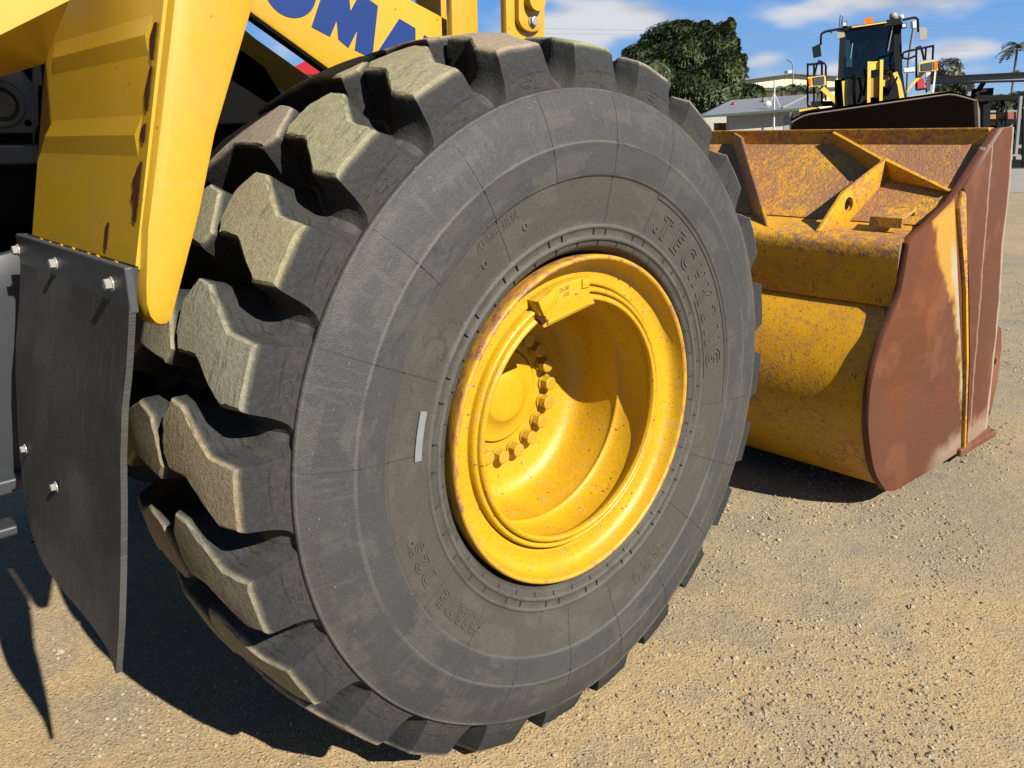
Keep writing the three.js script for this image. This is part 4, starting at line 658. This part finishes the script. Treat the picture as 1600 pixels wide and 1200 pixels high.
  K('handrail', [pipe([[1088, 470], [1090, 415], [1130, 400], [1362, 352]], D - .5, .02), pipe([[1090, 462], [1140, 468], [1205, 440]], D - .5, .018), pipe([[1210, 745], [1210, 375], [1235, 352], [1255, 372], [1280, 480]], D - .5, .02), pipe([[1296, 376], [1290, 480]], D - .5, .018), pipe([[1362, 345], [1355, 475]], D - .5, .02), pipe([[1210, 745], [1300, 735], [1300, 770]], D - .5, .018)], F.blk);
  const hl = (o, l, ind, arm) => { const h = P('headlight', o, D - .8, .22, F.yel); part('lens', slab(Z(l), D - .815, .02), F.lens, h); part('indicator', slab(Z(ind), D - .813, .02), F.orange, h); P('lamp_bracket', arm, D - .7, .1, F.yel); };
  hl([[240, 632], [395, 615], [402, 700], [250, 722]], [[288, 634], [388, 623], [388, 692], [294, 702]], [[246, 645], [272, 640], [272, 705], [254, 708]], [[335, 725], [385, 712], [480, 800], [480, 865]]);
  hl([[1234, 502], [1395, 474], [1404, 570], [1234, 588]], [[1254, 512], [1356, 494], [1356, 565], [1256, 574]], [[1368, 490], [1398, 485], [1400, 555], [1368, 562]], [[1240, 590], [1300, 582], [1150, 740], [1110, 775]]);
  P('mudguard', [[165, 920], [310, 902], [340, 905], [165, 942]], D - .6, .6, F.yel); P('mudguard', [[1145, 800], [1480, 758], [1484, 776], [1145, 822]], D - .6, .6, F.yel); P('mudguard_skirt', [[175, 943], [480, 893], [480, 960], [172, 985]], D - .5, .3, F.ochre);
  P('link_plate', [[776, 492], [806, 490], [800, 872], [770, 874]], D - 1, .12, F.yel); P('link_plate', [[886, 476], [916, 474], [908, 856], [880, 860]], D - 1, .12, F.yel); P('link_pin', [[804, 495], [888, 488], [888, 555], [804, 570]], D - .95, .15, F.yel); P('tilt_cylinder', [[802, 640], [884, 640], [880, 808], [800, 812]], D - .92, .2, F.ochre);
  P('lift_arm', [[545, 668], [596, 660], [586, 780], [600, 892], [562, 896], [552, 770]], D - .7, .12, F.yel); P('lift_arm', [[1000, 595], [1040, 582], [1076, 680], [1105, 822], [1062, 830], [1042, 700]], D - .7, .12, F.yel);
  K('hydraulic_hose', [pipe([[655, 610], [650, 740], [660, 880]], D - .8, .03), pipe([[700, 640], [720, 760], [690, 860]], D - .8, .025), pipe([[745, 560], [760, 640], [740, 800]], D - .8, .025), pipe([[940, 600], [975, 575], [985, 640], [950, 800]], D - .8, .025), pipe([[1040, 630], [960, 800]], D - .85, .02)], F.blk);
  K('valve_block', [[640, 640], [700, 650], [850, 650], [900, 660], [935, 640], [900, 690], [720, 640]].map(([x, y]) => slab(Z([[x, y], [x + 34, y - 6], [x + 30, y + 20], [x + 4, y + 28]]), D - .75, .08)), F.yel).userData.kind = 'stuff';
  P('extinguisher', [[1216, 660], [1232, 640], [1268, 640], [1284, 660], [1284, 728], [1218, 736]], D - .1, .18, F.red, 'red fire extinguisher'); P('air_cleaner', [[1300, 590], [1338, 585], [1336, 750], [1300, 755]], D, .2, F.white); P('post', [[1375, 572], [1390, 570], [1368, 770], [1352, 772]], D - .1, .05, F.white); P('tool_box', [[1100, 552], [1204, 540], [1200, 580], [1104, 588]], D + .3, .3, F.white);
  for (const s of [1283, 1466]) { const w = new THREE.TorusGeometry(.52, .27, 14, 28); w.scale(1, 1, 1.3); w.rotateY(Math.atan2(HR.x, HR.z)); const c = baseAt(s, 16.6); w.translate(c.x, .79, c.z); part('tyre', w, F.blk, g); }
}
slabDir = null;
{ const g = far('mast', 'slim grey mast with a white square head beside the far loader cab', 'mast', 1425, 20); part('pole', pipe0([[1428.5, 40], [1420, 92], [1412, 240]], 20, .036), F.beam, g); part('mast_head', slab([[1426, 33], [1432, 32], [1432, 43], [1427, 44]], 19.95, .12), F.white, g); }
{ // low house with a hip roof
  const d = 44, g = far('house', 'low pale house with grey ribbed roof behind the far loader', 'house', 1190, d);
  part('wall', slab([[1137, 177], [1262, 170], [1262, 242], [1137, 242]], d, .25), F.wall, g); part('wall', slab([[1080, 184], [1262, 178], [1262, 241], [1080, 241]], d + 7, .25), F.wall, g); part('wall', slab([[1090, 182], [1094, 182], [1094, 240], [1090, 240]], d + .2, 6), F.wall, g);
  for (let i = 0; i < 11; i++) part('wall_panel', slab([[1138 + i * 8, 178.5 - i * .44], [1145.9 + i * 8, 178 - i * .44], [1145.9 + i * 8, 241], [1138 + i * 8, 241]], d - .03, .03), F.wall, g);
  part('door', slab([[1225, 183], [1237, 182], [1237, 241], [1225, 241]], d - .06, .05), F.grey, g, 'grey roller door'); part('crate_stack', slab([[1122, 192], [1135, 192], [1135, 206], [1122, 206]], d + 3, 1), F.brick, g);
  const roofQ = (pts) => plateBetween(...pts.map(([x, y, dd]) => up2(x, y, dd)), .06);
  const rf = part('roof', merge([roofQ([[1098, 181, d - .6], [1275, 167.5, d - .6], [1275, 147, d + 3.6], [1142, 157.5, d + 3.6]]), roofQ([[1098, 181, d - .6], [1142, 157.5, d + 3.6], [1142, 157.4, d + 3.7], [1092, 181, d + 8]])]), F.roof, g);
  const ribs = []; for (let i = 0; i < 44; i++) { const t = i / 43, xa = mix(1102, 1274, t), ya = mix(180.4, 167.2, t), xb = mix(1142, 1275, clamp((t - .0) * 1)), yb = mix(157.3, 146.8, t); ribs.push(rod(up2(xa, ya, d - .62), up2(xb, yb, d + 3.55), .03, .03, 4)); } const rb = part('roof_rib', merge(ribs), F.roof, rf); rb.userData.kind = 'stuff';
  part('gutter', slab([[1097, 181], [1275, 167.5], [1275, 171], [1097, 184.4]], d - .75, .14), F.green, g); part('hip_capping', rod(up2(1222, 169, d - .5), up2(1262, 150, d + 3.2), .07), F.grey, rf);
}
{ const d = 46; let g = far('roof_vent', 'round red turbine vent on the grey house roof', 'roof vent', 1147, d); const c = up2(1147, 164, d); const s = new THREE.SphereGeometry(.17, 16, 12); s.translate(c.x, c.y, c.z); part('turbine', s, F.rustRed, g); part('neck', rod(c.clone().add(V(0, -.4, 0)), c, .12), F.rustRed, g);
  g = far('roof_vent', 'small grey box vent near the ridge of the house roof', 'roof vent', 1196, d); part('cowl', slab([[1193, 153], [1200, 152.5], [1200, 158], [1193, 159]], d, .3), F.grey, g); part('neck', slab([[1194.5, 158], [1198.5, 158], [1198.5, 163], [1194.5, 163]], d + .05, .2), F.grey, g);
  g = far('satellite_dish', 'pale satellite dish on the house roof beside the white pole', 'satellite dish', 1199, d - 1); const dd = new THREE.SphereGeometry(.22, 16, 6, 0, Math.PI * 2, 0, .9); dd.rotateX(Math.PI / 2); const q = up2(1199, 163, d - 1); dd.rotateY(Math.atan2(-HF.x, -HF.z)); dd.translate(q.x, q.y, q.z); part('dish', dd, F.white, g); part('bracket', rod(q.clone().add(V(0, -.3, 0)), q, .03), F.grey, g);
  g = far('flagpole', 'white pole held by thin stays in front of the house roof', 'pole', 1209, d - 2.5); part('pole', rod(up2(1208.5, 240, d - 2.5), up2(1210.5, 125, d - 2.5), .055, .03), F.white, g); for (const x of [1201, 1219]) part('stay', rod(up2(x, 168, d - 2.5), up2(1209.8, 145, d - 2.5), .02), F.white, g);
  g = far('street_lamp', 'thin street lamp with a bent head above the cream warehouse', 'street lamp', 1239, 70); part('pole', tube([up2(1239, 210, 70), up2(1239, 105, 70), up2(1238, 98, 70), up2(1234.5, 94, 70)], .06, 30, 6), F.grey, g); part('lamp_head', slab([[1231.5, 92.5], [1236.5, 93.5], [1236, 96], [1231.5, 94.8]], 70, .3), F.grey, g); }
{ const d = 95, g = far('warehouse', 'cream metal warehouse with a low gable beyond the house', 'warehouse', 1230, d); part('wall', slab([[1166, 124], [1238, 115], [1310, 119], [1310, 215], [1166, 215]], d, 18), F.cream, g); part('roof', merge([slab([[1164, 123], [1238, 113.6], [1238, 115.4], [1164, 125]], d - .5, 19), slab([[1238, 113.6], [1312, 118], [1312, 119.8], [1238, 115.4]], d - .5, 19)]), F.roof, g); part('awning', slab([[1166, 137], [1310, 136], [1310, 142], [1166, 142]], d - 2.5, 2.4), F.green, g); part('roof_vent', slab([[1231, 110], [1240, 109.5], [1240, 115], [1231, 115.5]], d + 2, 1.2), F.white, g);
  const w = []; for (let i = 0; i < 17; i++) part('wall_panel', slab([[1167 + i * 8.4, 126 - Math.min(i, 8) * 1.05 + Math.max(0, i - 8) * .5], [1174.8 + i * 8.4, 125 - Math.min(i, 8) * 1.05 + Math.max(0, i - 8) * .55], [1174.8 + i * 8.4, 137], [1167 + i * 8.4, 137]], d - .04, .03), F.cream, g); }
{ const g = far('shed', 'red roofed shed glimpsed through the gap under the lift arm', 'shed', 488, 60); part('roof', slab([[460, 104], [486, 90], [520, 112], [520, 116], [460, 116]], 60, 8), F.red, g); part('wall', slab([[462, 116], [518, 116], [518, 215], [462, 215]], 60.3, 7), F.wall, g); }
// --- trees
function leafCloud(blobs, count, size, seed, d, cols) {   // blobs in photograph pixels [x, y, rx, ry]; leaf-sized faces through the volume
  const r = rng(seed), pos = [], col = [], nrm = [], k = d / FPX, tot = blobs.reduce((a, b) => a + b[2] * b[3] ** .8, 0);
  for (const b of blobs) { const c = up2(b[0], b[1], d + (b[4] || 0)), n = Math.round(count * b[2] * b[3] ** .8 / tot);
    for (let i = 0; i < n; i++) { let x, y, z, l; do { x = r() * 2 - 1; y = r() * 2 - 1; z = r() * 2 - 1; l = Math.hypot(x, y, z); } while (l > 1 || l < .1); const q = Math.pow(l, .35) / l * (.86 + r() * .2); x *= q; y *= q; z *= q;
      const p = c.clone().addScaledVector(HR, x * b[2] * k).addScaledVector(HF, z * (b[2] + b[3]) / 2 * k); p.y += y * b[3] * k; if (p.y < .3) continue;
      const nv = V(x + r() - .5, y + r() - .1, z + r() - .5).normalize(), u = V(r() - .5, r() - .5, r() - .5).cross(nv).normalize(), w = nv.clone().cross(u), s = size * (.6 + r() * .8), t = r(), cc = mix3(cols[0], cols[1], t * t);
      const A = p.clone().addScaledVector(u, s), B = p.clone().addScaledVector(w, s * .45), C = p.clone().addScaledVector(u, -s), E = p.clone().addScaledVector(w, -s * .45);
      for (const v of [A, B, C, A, C, E]) { pos.push(v.x, v.y, v.z); col.push(...cc); } } }
  const g = new THREE.BufferGeometry(); g.setAttribute('position', new THREE.Float32BufferAttribute(pos, 3)); g.setAttribute('color', new THREE.Float32BufferAttribute(col, 3)); g.computeVertexNormals(); return g;
}
M.leaf = new THREE.MeshPhysicalMaterial({ vertexColors: true, roughness: .65, transmission: .12, thickness: 0, side: THREE.DoubleSide });
function tree(name, label, x, d, trunkY, blobs, count, size, seed, cols, group) {
  const g = far(name, label, 'tree', x, d, group), b = baseAt(x, d), t = [rod(b.clone(), up2(x, trunkY, d), .35 * d / 70, .18 * d / 70, 8)];
  for (const q of blobs.slice(0, 6)) t.push(rod(up2(x, mix(trunkY, 200, .35), d), up2(q[0], q[1], d + (q[4] || 0)), .16 * d / 70, .04, 6));
  part('trunk', merge(t), F.trunk, g); const lc = leafCloud(blobs, count, size, seed, d, cols); part('crown', lc, M.leaf, g); return g;
}
tree('broad_tree', 'large dense dark green tree behind the top of the tyre', 1080, 70, 130, [[1075, 92, 52, 46], [1040, 75, 42, 34, 1], [1118, 80, 34, 34, -1], [1000, 92, 26, 22], [1125, 62, 20, 24], [1060, 52, 34, 18], [1132, 115, 30, 34, -2], [1090, 140, 62, 40, -1], [1148, 100, 12, 14], [1160, 92, 6, 8], [1020, 120, 30, 34, -2], [1170, 148, 22, 16], [985, 84, 12, 10], [1100, 46, 14, 12], [1140, 42, 7, 12], [1155, 160, 26, 14]], 60000, .2, 11, [[.02, .038, .008], [.10, .135, .032]]);
tree('grey_tree', 'sparse grey green tree behind the steel beam', 1478, 55, 118, [[1478, 112, 22, 20], [1466, 120, 12, 12], [1490, 122, 14, 12]], 1500, .15, 12, [[.11, .115, .085], [.26, .26, .2]]);
tree('shrub_tree', 'light green bushy tree under the steel beam', 1500, 45, 150, [[1500, 140, 18, 16], [1485, 150, 16, 14], [1512, 150, 12, 12], [1472, 148, 12, 18]], 4200, .12, 13, [[.05, .075, .025], [.17, .2, .11]]);
tree('shrub_tree', 'green bush beyond the dark shed at the right edge', 1575, 52, 180, [[1560, 165, 22, 16], [1590, 160, 20, 16], [1545, 162, 12, 12]], 3600, .14, 14, [[.035, .06, .02], [.12, .16, .07]]);
tree('slender_tree', 'feathery tree top beside the yellow link bracket', 716, 40, 60, [[722, 34, 10, 22], [706, 44, 8, 16], [712, 70, 18, 24]], 900, .09, 15, [[.07, .07, .04], [.15, .14, .09]]);
function frond(o, dir, len, droop, wid, seed) {     // one palm leaf: a drooping rib with paired leaflets
  const r = rng(seed), L = [], sideV = V(-dir.z, 0, dir.x).normalize(), P = (t) => o.clone().addScaledVector(dir, len * t).add(V(0, -droop * len * t * t, 0)), n = 14;
  for (let i = 0; i < n; i++) { const a = P(i / n), b = P((i + 1) / n); L.push(a.clone().addScaledVector(sideV, .012 * len), a.clone().addScaledVector(sideV, -.012 * len), b); const w = wid * Math.sin(Math.PI * Math.min(.95, (i + 1.5) / (n + 1))) ** .6; for (const s of [-1, 1]) { const tip = a.clone().addScaledVector(sideV, s * w).addScaledVector(dir, w * .6).add(V(0, -w * (.35 + r() * .4), 0)); L.push(a, b, tip); } }
  return tri(L.map((v) => v.toArray()), null, 0);
}
M.palm = new THREE.MeshPhysicalMaterial({ color: lin(.05, .075, .03), roughness: .6, side: THREE.DoubleSide }); M.palmDry = std({ color: lin(.13, .10, .05), roughness: .8, side: THREE.DoubleSide });
function palm(label, x, yTop, d, rpx, n, seed, skirt, lean = 0, group) {
  const g = far('palm_tree', label, 'palm tree', x, d, group), top = up2(x + lean, yTop, d), r = rng(seed), k = d / FPX, fr = [], dry = [];
  part('trunk', tube([baseAt(x, d), up2(x + lean * .4, mix(yTop, 203, .5), d), top], Math.max(.09, rpx * k * .06), 12, 8), F.trunk, g);
  for (let i = 0; i < n; i++) { const a = i / n * 6.283 + r() * .5, e = -.1 + r() * 1.1, dir = V(Math.cos(a) * Math.cos(e), Math.sin(e), Math.sin(a) * Math.cos(e)); fr.push(frond(top, dir, rpx * k * (.85 + r() * .35), .55 + r() * .35, rpx * k * .3, seed * 97 + i)); }
  for (const f of fr) part('frond', f, M.palm, g);
  if (skirt) { const c = up2(x + lean * .93, yTop + rpx * 1.35, d); for (let i = 0; i < 14; i++) { const a = r() * 6.28; dry.push(frond(c, V(Math.cos(a), .35 - r() * .8, Math.sin(a)).normalize(), rpx * k * .36, .6, rpx * k * .09, seed + i)); } part('seed_cluster', merge(dry), M.palmDry, g); }
}
palm('tall slender palm at the right edge with a brown seed cluster', 1576, 72, 80, 28, 16, 21, true, 14);
palm('small palm left of the thin street lamp behind the house roof', 1224, 139, 56, 17, 18, 31, false, 0); palm('small palm right under the thin street lamp', 1242, 136, 58, 19, 18, 32, false, 0); palm('small palm between street lamp and far loader handrail', 1259, 137, 57, 18, 18, 33, false, 0); palm('small palm partly hidden by the left headlight of the far loader', 1277, 140, 56, 17, 18, 34, false, 0);
palm('yellowish palm in front of the big dark tree', 1022, 98, 58, 26, 20, 35, false, 0);
// --- steel beam, dark open shed and racks at the right edge, concrete apron, wires
{ const d = 24, g = far('gantry_beam', 'long grey steel beam on a dark braced column at right', 'gantry', 1540, d); part('web', slab([[1455, 121.5], [1640, 113], [1640, 124], [1455, 129]], d, .12), F.beam, g); part('flange', slab([[1455, 119.5], [1640, 110.5], [1640, 113.5], [1455, 122]], d - .12, .36), F.blk, g); part('flange', slab([[1455, 128.5], [1640, 123.5], [1640, 126], [1455, 131]], d - .12, .36), F.blk, g);
  part('column', slab([[1537, 150], [1548, 150], [1546, 250], [1535, 250]], d + .3, .3), F.blk, g); part('brace', slab([[1523, 147], [1536, 128.5], [1542, 128], [1529, 149]], d + .1, .12), F.blk, g); part('brace', slab([[1511, 150], [1516, 130], [1521, 130], [1516, 152]], d + .1, .12), F.beam, g); part('hoist', slab([[1516, 139], [1553, 137], [1551, 157], [1518, 160]], d + .2, .5), F.blk, g); part('hoist_plate', slab([[1526, 140.5], [1542, 139.5], [1541, 143], [1527, 144]], d + .18, .02), F.beam, g); }
{ const d = 27, g = far('open_shed', 'dark open sided shed crowded with machinery at the right edge', 'shed', 1570, d); part('roof', slab([[1524, 149], [1640, 148], [1640, 154], [1524, 157]], d, 5), F.blk, g); part('back_wall', slab([[1528, 172], [1640, 172], [1640, 262], [1528, 262]], d + 5, .1), F.blk, g);
  for (const x of [1531, 1566, 1612]) part('post', slab([[x, 155], [x + 3, 155], [x + 3, 262], [x, 262]], d + .2, .1), F.blk, g); part('rail', slab([[1528, 173], [1592, 172], [1592, 175], [1528, 176]], d + .3, .06), F.grey, g); }
{ const d = 25, mk = (l, x0, x1, m, seed) => { const g = far('storage_rack', l, 'rack', (x0 + x1) / 2, d); for (const x of [x0, x1]) part('upright', slab([[x, 172], [x + 2.2, 172], [x + 2.2, 262], [x, 262]], d, .06), m, g); for (const y of [186, 203, 217, 232, 250]) { part('shelf', slab([[x0, y], [x1 + 2, y - .5], [x1 + 2, y + 1.4], [x0, y + 2]], d, 1), m, g); const r = rng(seed + y); for (let i = 0; i < 2; i++) { const w = (x1 - x0) * .36, x = x0 + 3 + i * (w + 3), h = 5 + r() * 7; part('stored_part', slab([[x, y - h], [x + w, y - h - .4], [x + w, y], [x, y]], d + .1 + r() * .3, .5), [F.blk, F.rustRed, F.grey, F.ochre, F.blk][Math.floor(r() * 5)], g); } } };
  mk('steel rack of spare parts left under the dark shed', 1530, 1558, F.blk, 3); mk('steel rack of spare parts at the far right edge', 1572, 1598, F.blk, 9); }
{ const g = far('steel_post', 'leaning grey steel post by the rack at the right edge', 'post', 1592, 22); part('post', slab([[1594, 150], [1598, 150], [1590, 243], [1586, 243]], 22, .07), F.beam, g); part('base_plate', slab([[1582, 241], [1594, 241], [1594, 244], [1582, 244]], 21.9, .25), F.beam, g); }
{ const q = (x0, y0, x1, y1, n) => { const a = onGround(x0, y1), b = onGround(x1, y1), c = onGround(x1, y0), d = onGround(x0, y0), u = V(0, .03, 0); const g = plateBetween(a.add(u), b.add(u), c.add(u), d.add(u), .05); struct('concrete_slab', g, F.conc); }; q(1480, 264.5, 1660, 301); q(1480, 243, 1660, 263.6); q(1480, 232, 1660, 242.6); }
for (const [l, pts] of [['upper power line crossing the sky behind the far loader', [[820, 44], [1268, 52], [1700, 36]]], ['lower power line just under the first one', [[820, 52], [1268, 58], [1700, 43]]], ['faint lowest power line above the cream warehouse', [[820, 80], [1210, 86], [1700, 74]]]]) { const g = far('power_line', l, 'power line', 1200, 75); part('cable', tube(pts.map(([x, y]) => up2(x, y, 75)), .013, 60, 5), F.grey, g); }
// rear half of the machine, beside and behind the viewpoint
{ const hood = part('engine_hood', prism([[-2.75, 1.0], [-5.5, 1.0], [-5.75, 1.25], [-5.7, 2.05], [-5.3, 2.3], [-2.75, 2.42]], -1.9, -.6, .06), M.yellow, loader); for (let i = 0; i < 9; i++) part('grille_slat', rbox(1.3, .035, .03, .008, -4.3, 1.35 + i * .085, -.585, .35, 0, 0), M.dark, hood); part('counterweight', rbox(.5, .9, 1.9, .1, -5.75, 1.2, -1.25), M.yellow, loader);
  const cab = part('cab', merge([rbox(1.55, .75, 1.45, .06, -1.95, 1.85, -1.25), rbox(1.75, .12, 1.6, .05, -1.95, 3.62, -1.25), ...[[-1.22, -.58], [-2.68, -.58], [-1.22, -1.92], [-2.68, -1.92]].map(([x, z]) => rbox(.1, 1.45, .1, .02, x, 2.9, z))]), M.blackSteel, loader);
  for (const g of [rbox(1.36, 1.34, .01, .003, -1.95, 2.9, -.56), rbox(1.36, 1.34, .01, .003, -1.95, 2.9, -1.94), rbox(.01, 1.34, 1.24, .003, -1.2, 2.9, -1.25)]) part('cab_window', g, F.glass, cab);
  part('rear_frame', rbox(1.9, .5, 1.0, .05, -2.2, .95, -1.25), M.dark, loader);
  for (const y of [.55, .85, 1.15, 1.45]) part('access_step', rbox(.5, .03, .22, .008, -2.15, y, -.5), M.blackSteel, loader); for (const x of [-2.42, -1.88]) part('access_rail', tube([V(x, .5, -.42), V(x, 1.6, -.45), V(x, 2.5, -.5)], .018, 20, 8), M.yellow, loader); }
{ const rt = part('tyre', tyre.geometry, M.side, loader); rt.position.set(-3.45, H, 0); for (const c of tyre.children.filter((q) => q.name.startsWith('tread_lug')).slice(0, 24)) { const l = sh(new THREE.Mesh(c.geometry, M.tread)); l.name = numbered('tread_lug'); rt.add(l); } const rr2 = part('rim', rim.geometry, M.rim, loader); rr2.position.set(-3.45, H, 0); const rb2 = sh(new THREE.Mesh(rim.children[1].geometry, M.rim)); rb2.name = numbered('rim_barrel'); rr2.add(rb2); }
// paint and dirt reflect a little less than they look in sunlight: one factor for all surfaces
{ const seen = new Set(); scene.traverse((o) => { if (o.material && !seen.has(o.material)) { seen.add(o.material); if (!o.material.transmission || o.material.transmission < .5) o.material.color.multiplyScalar(.77); } }); }
renderer.render(scene, camera);
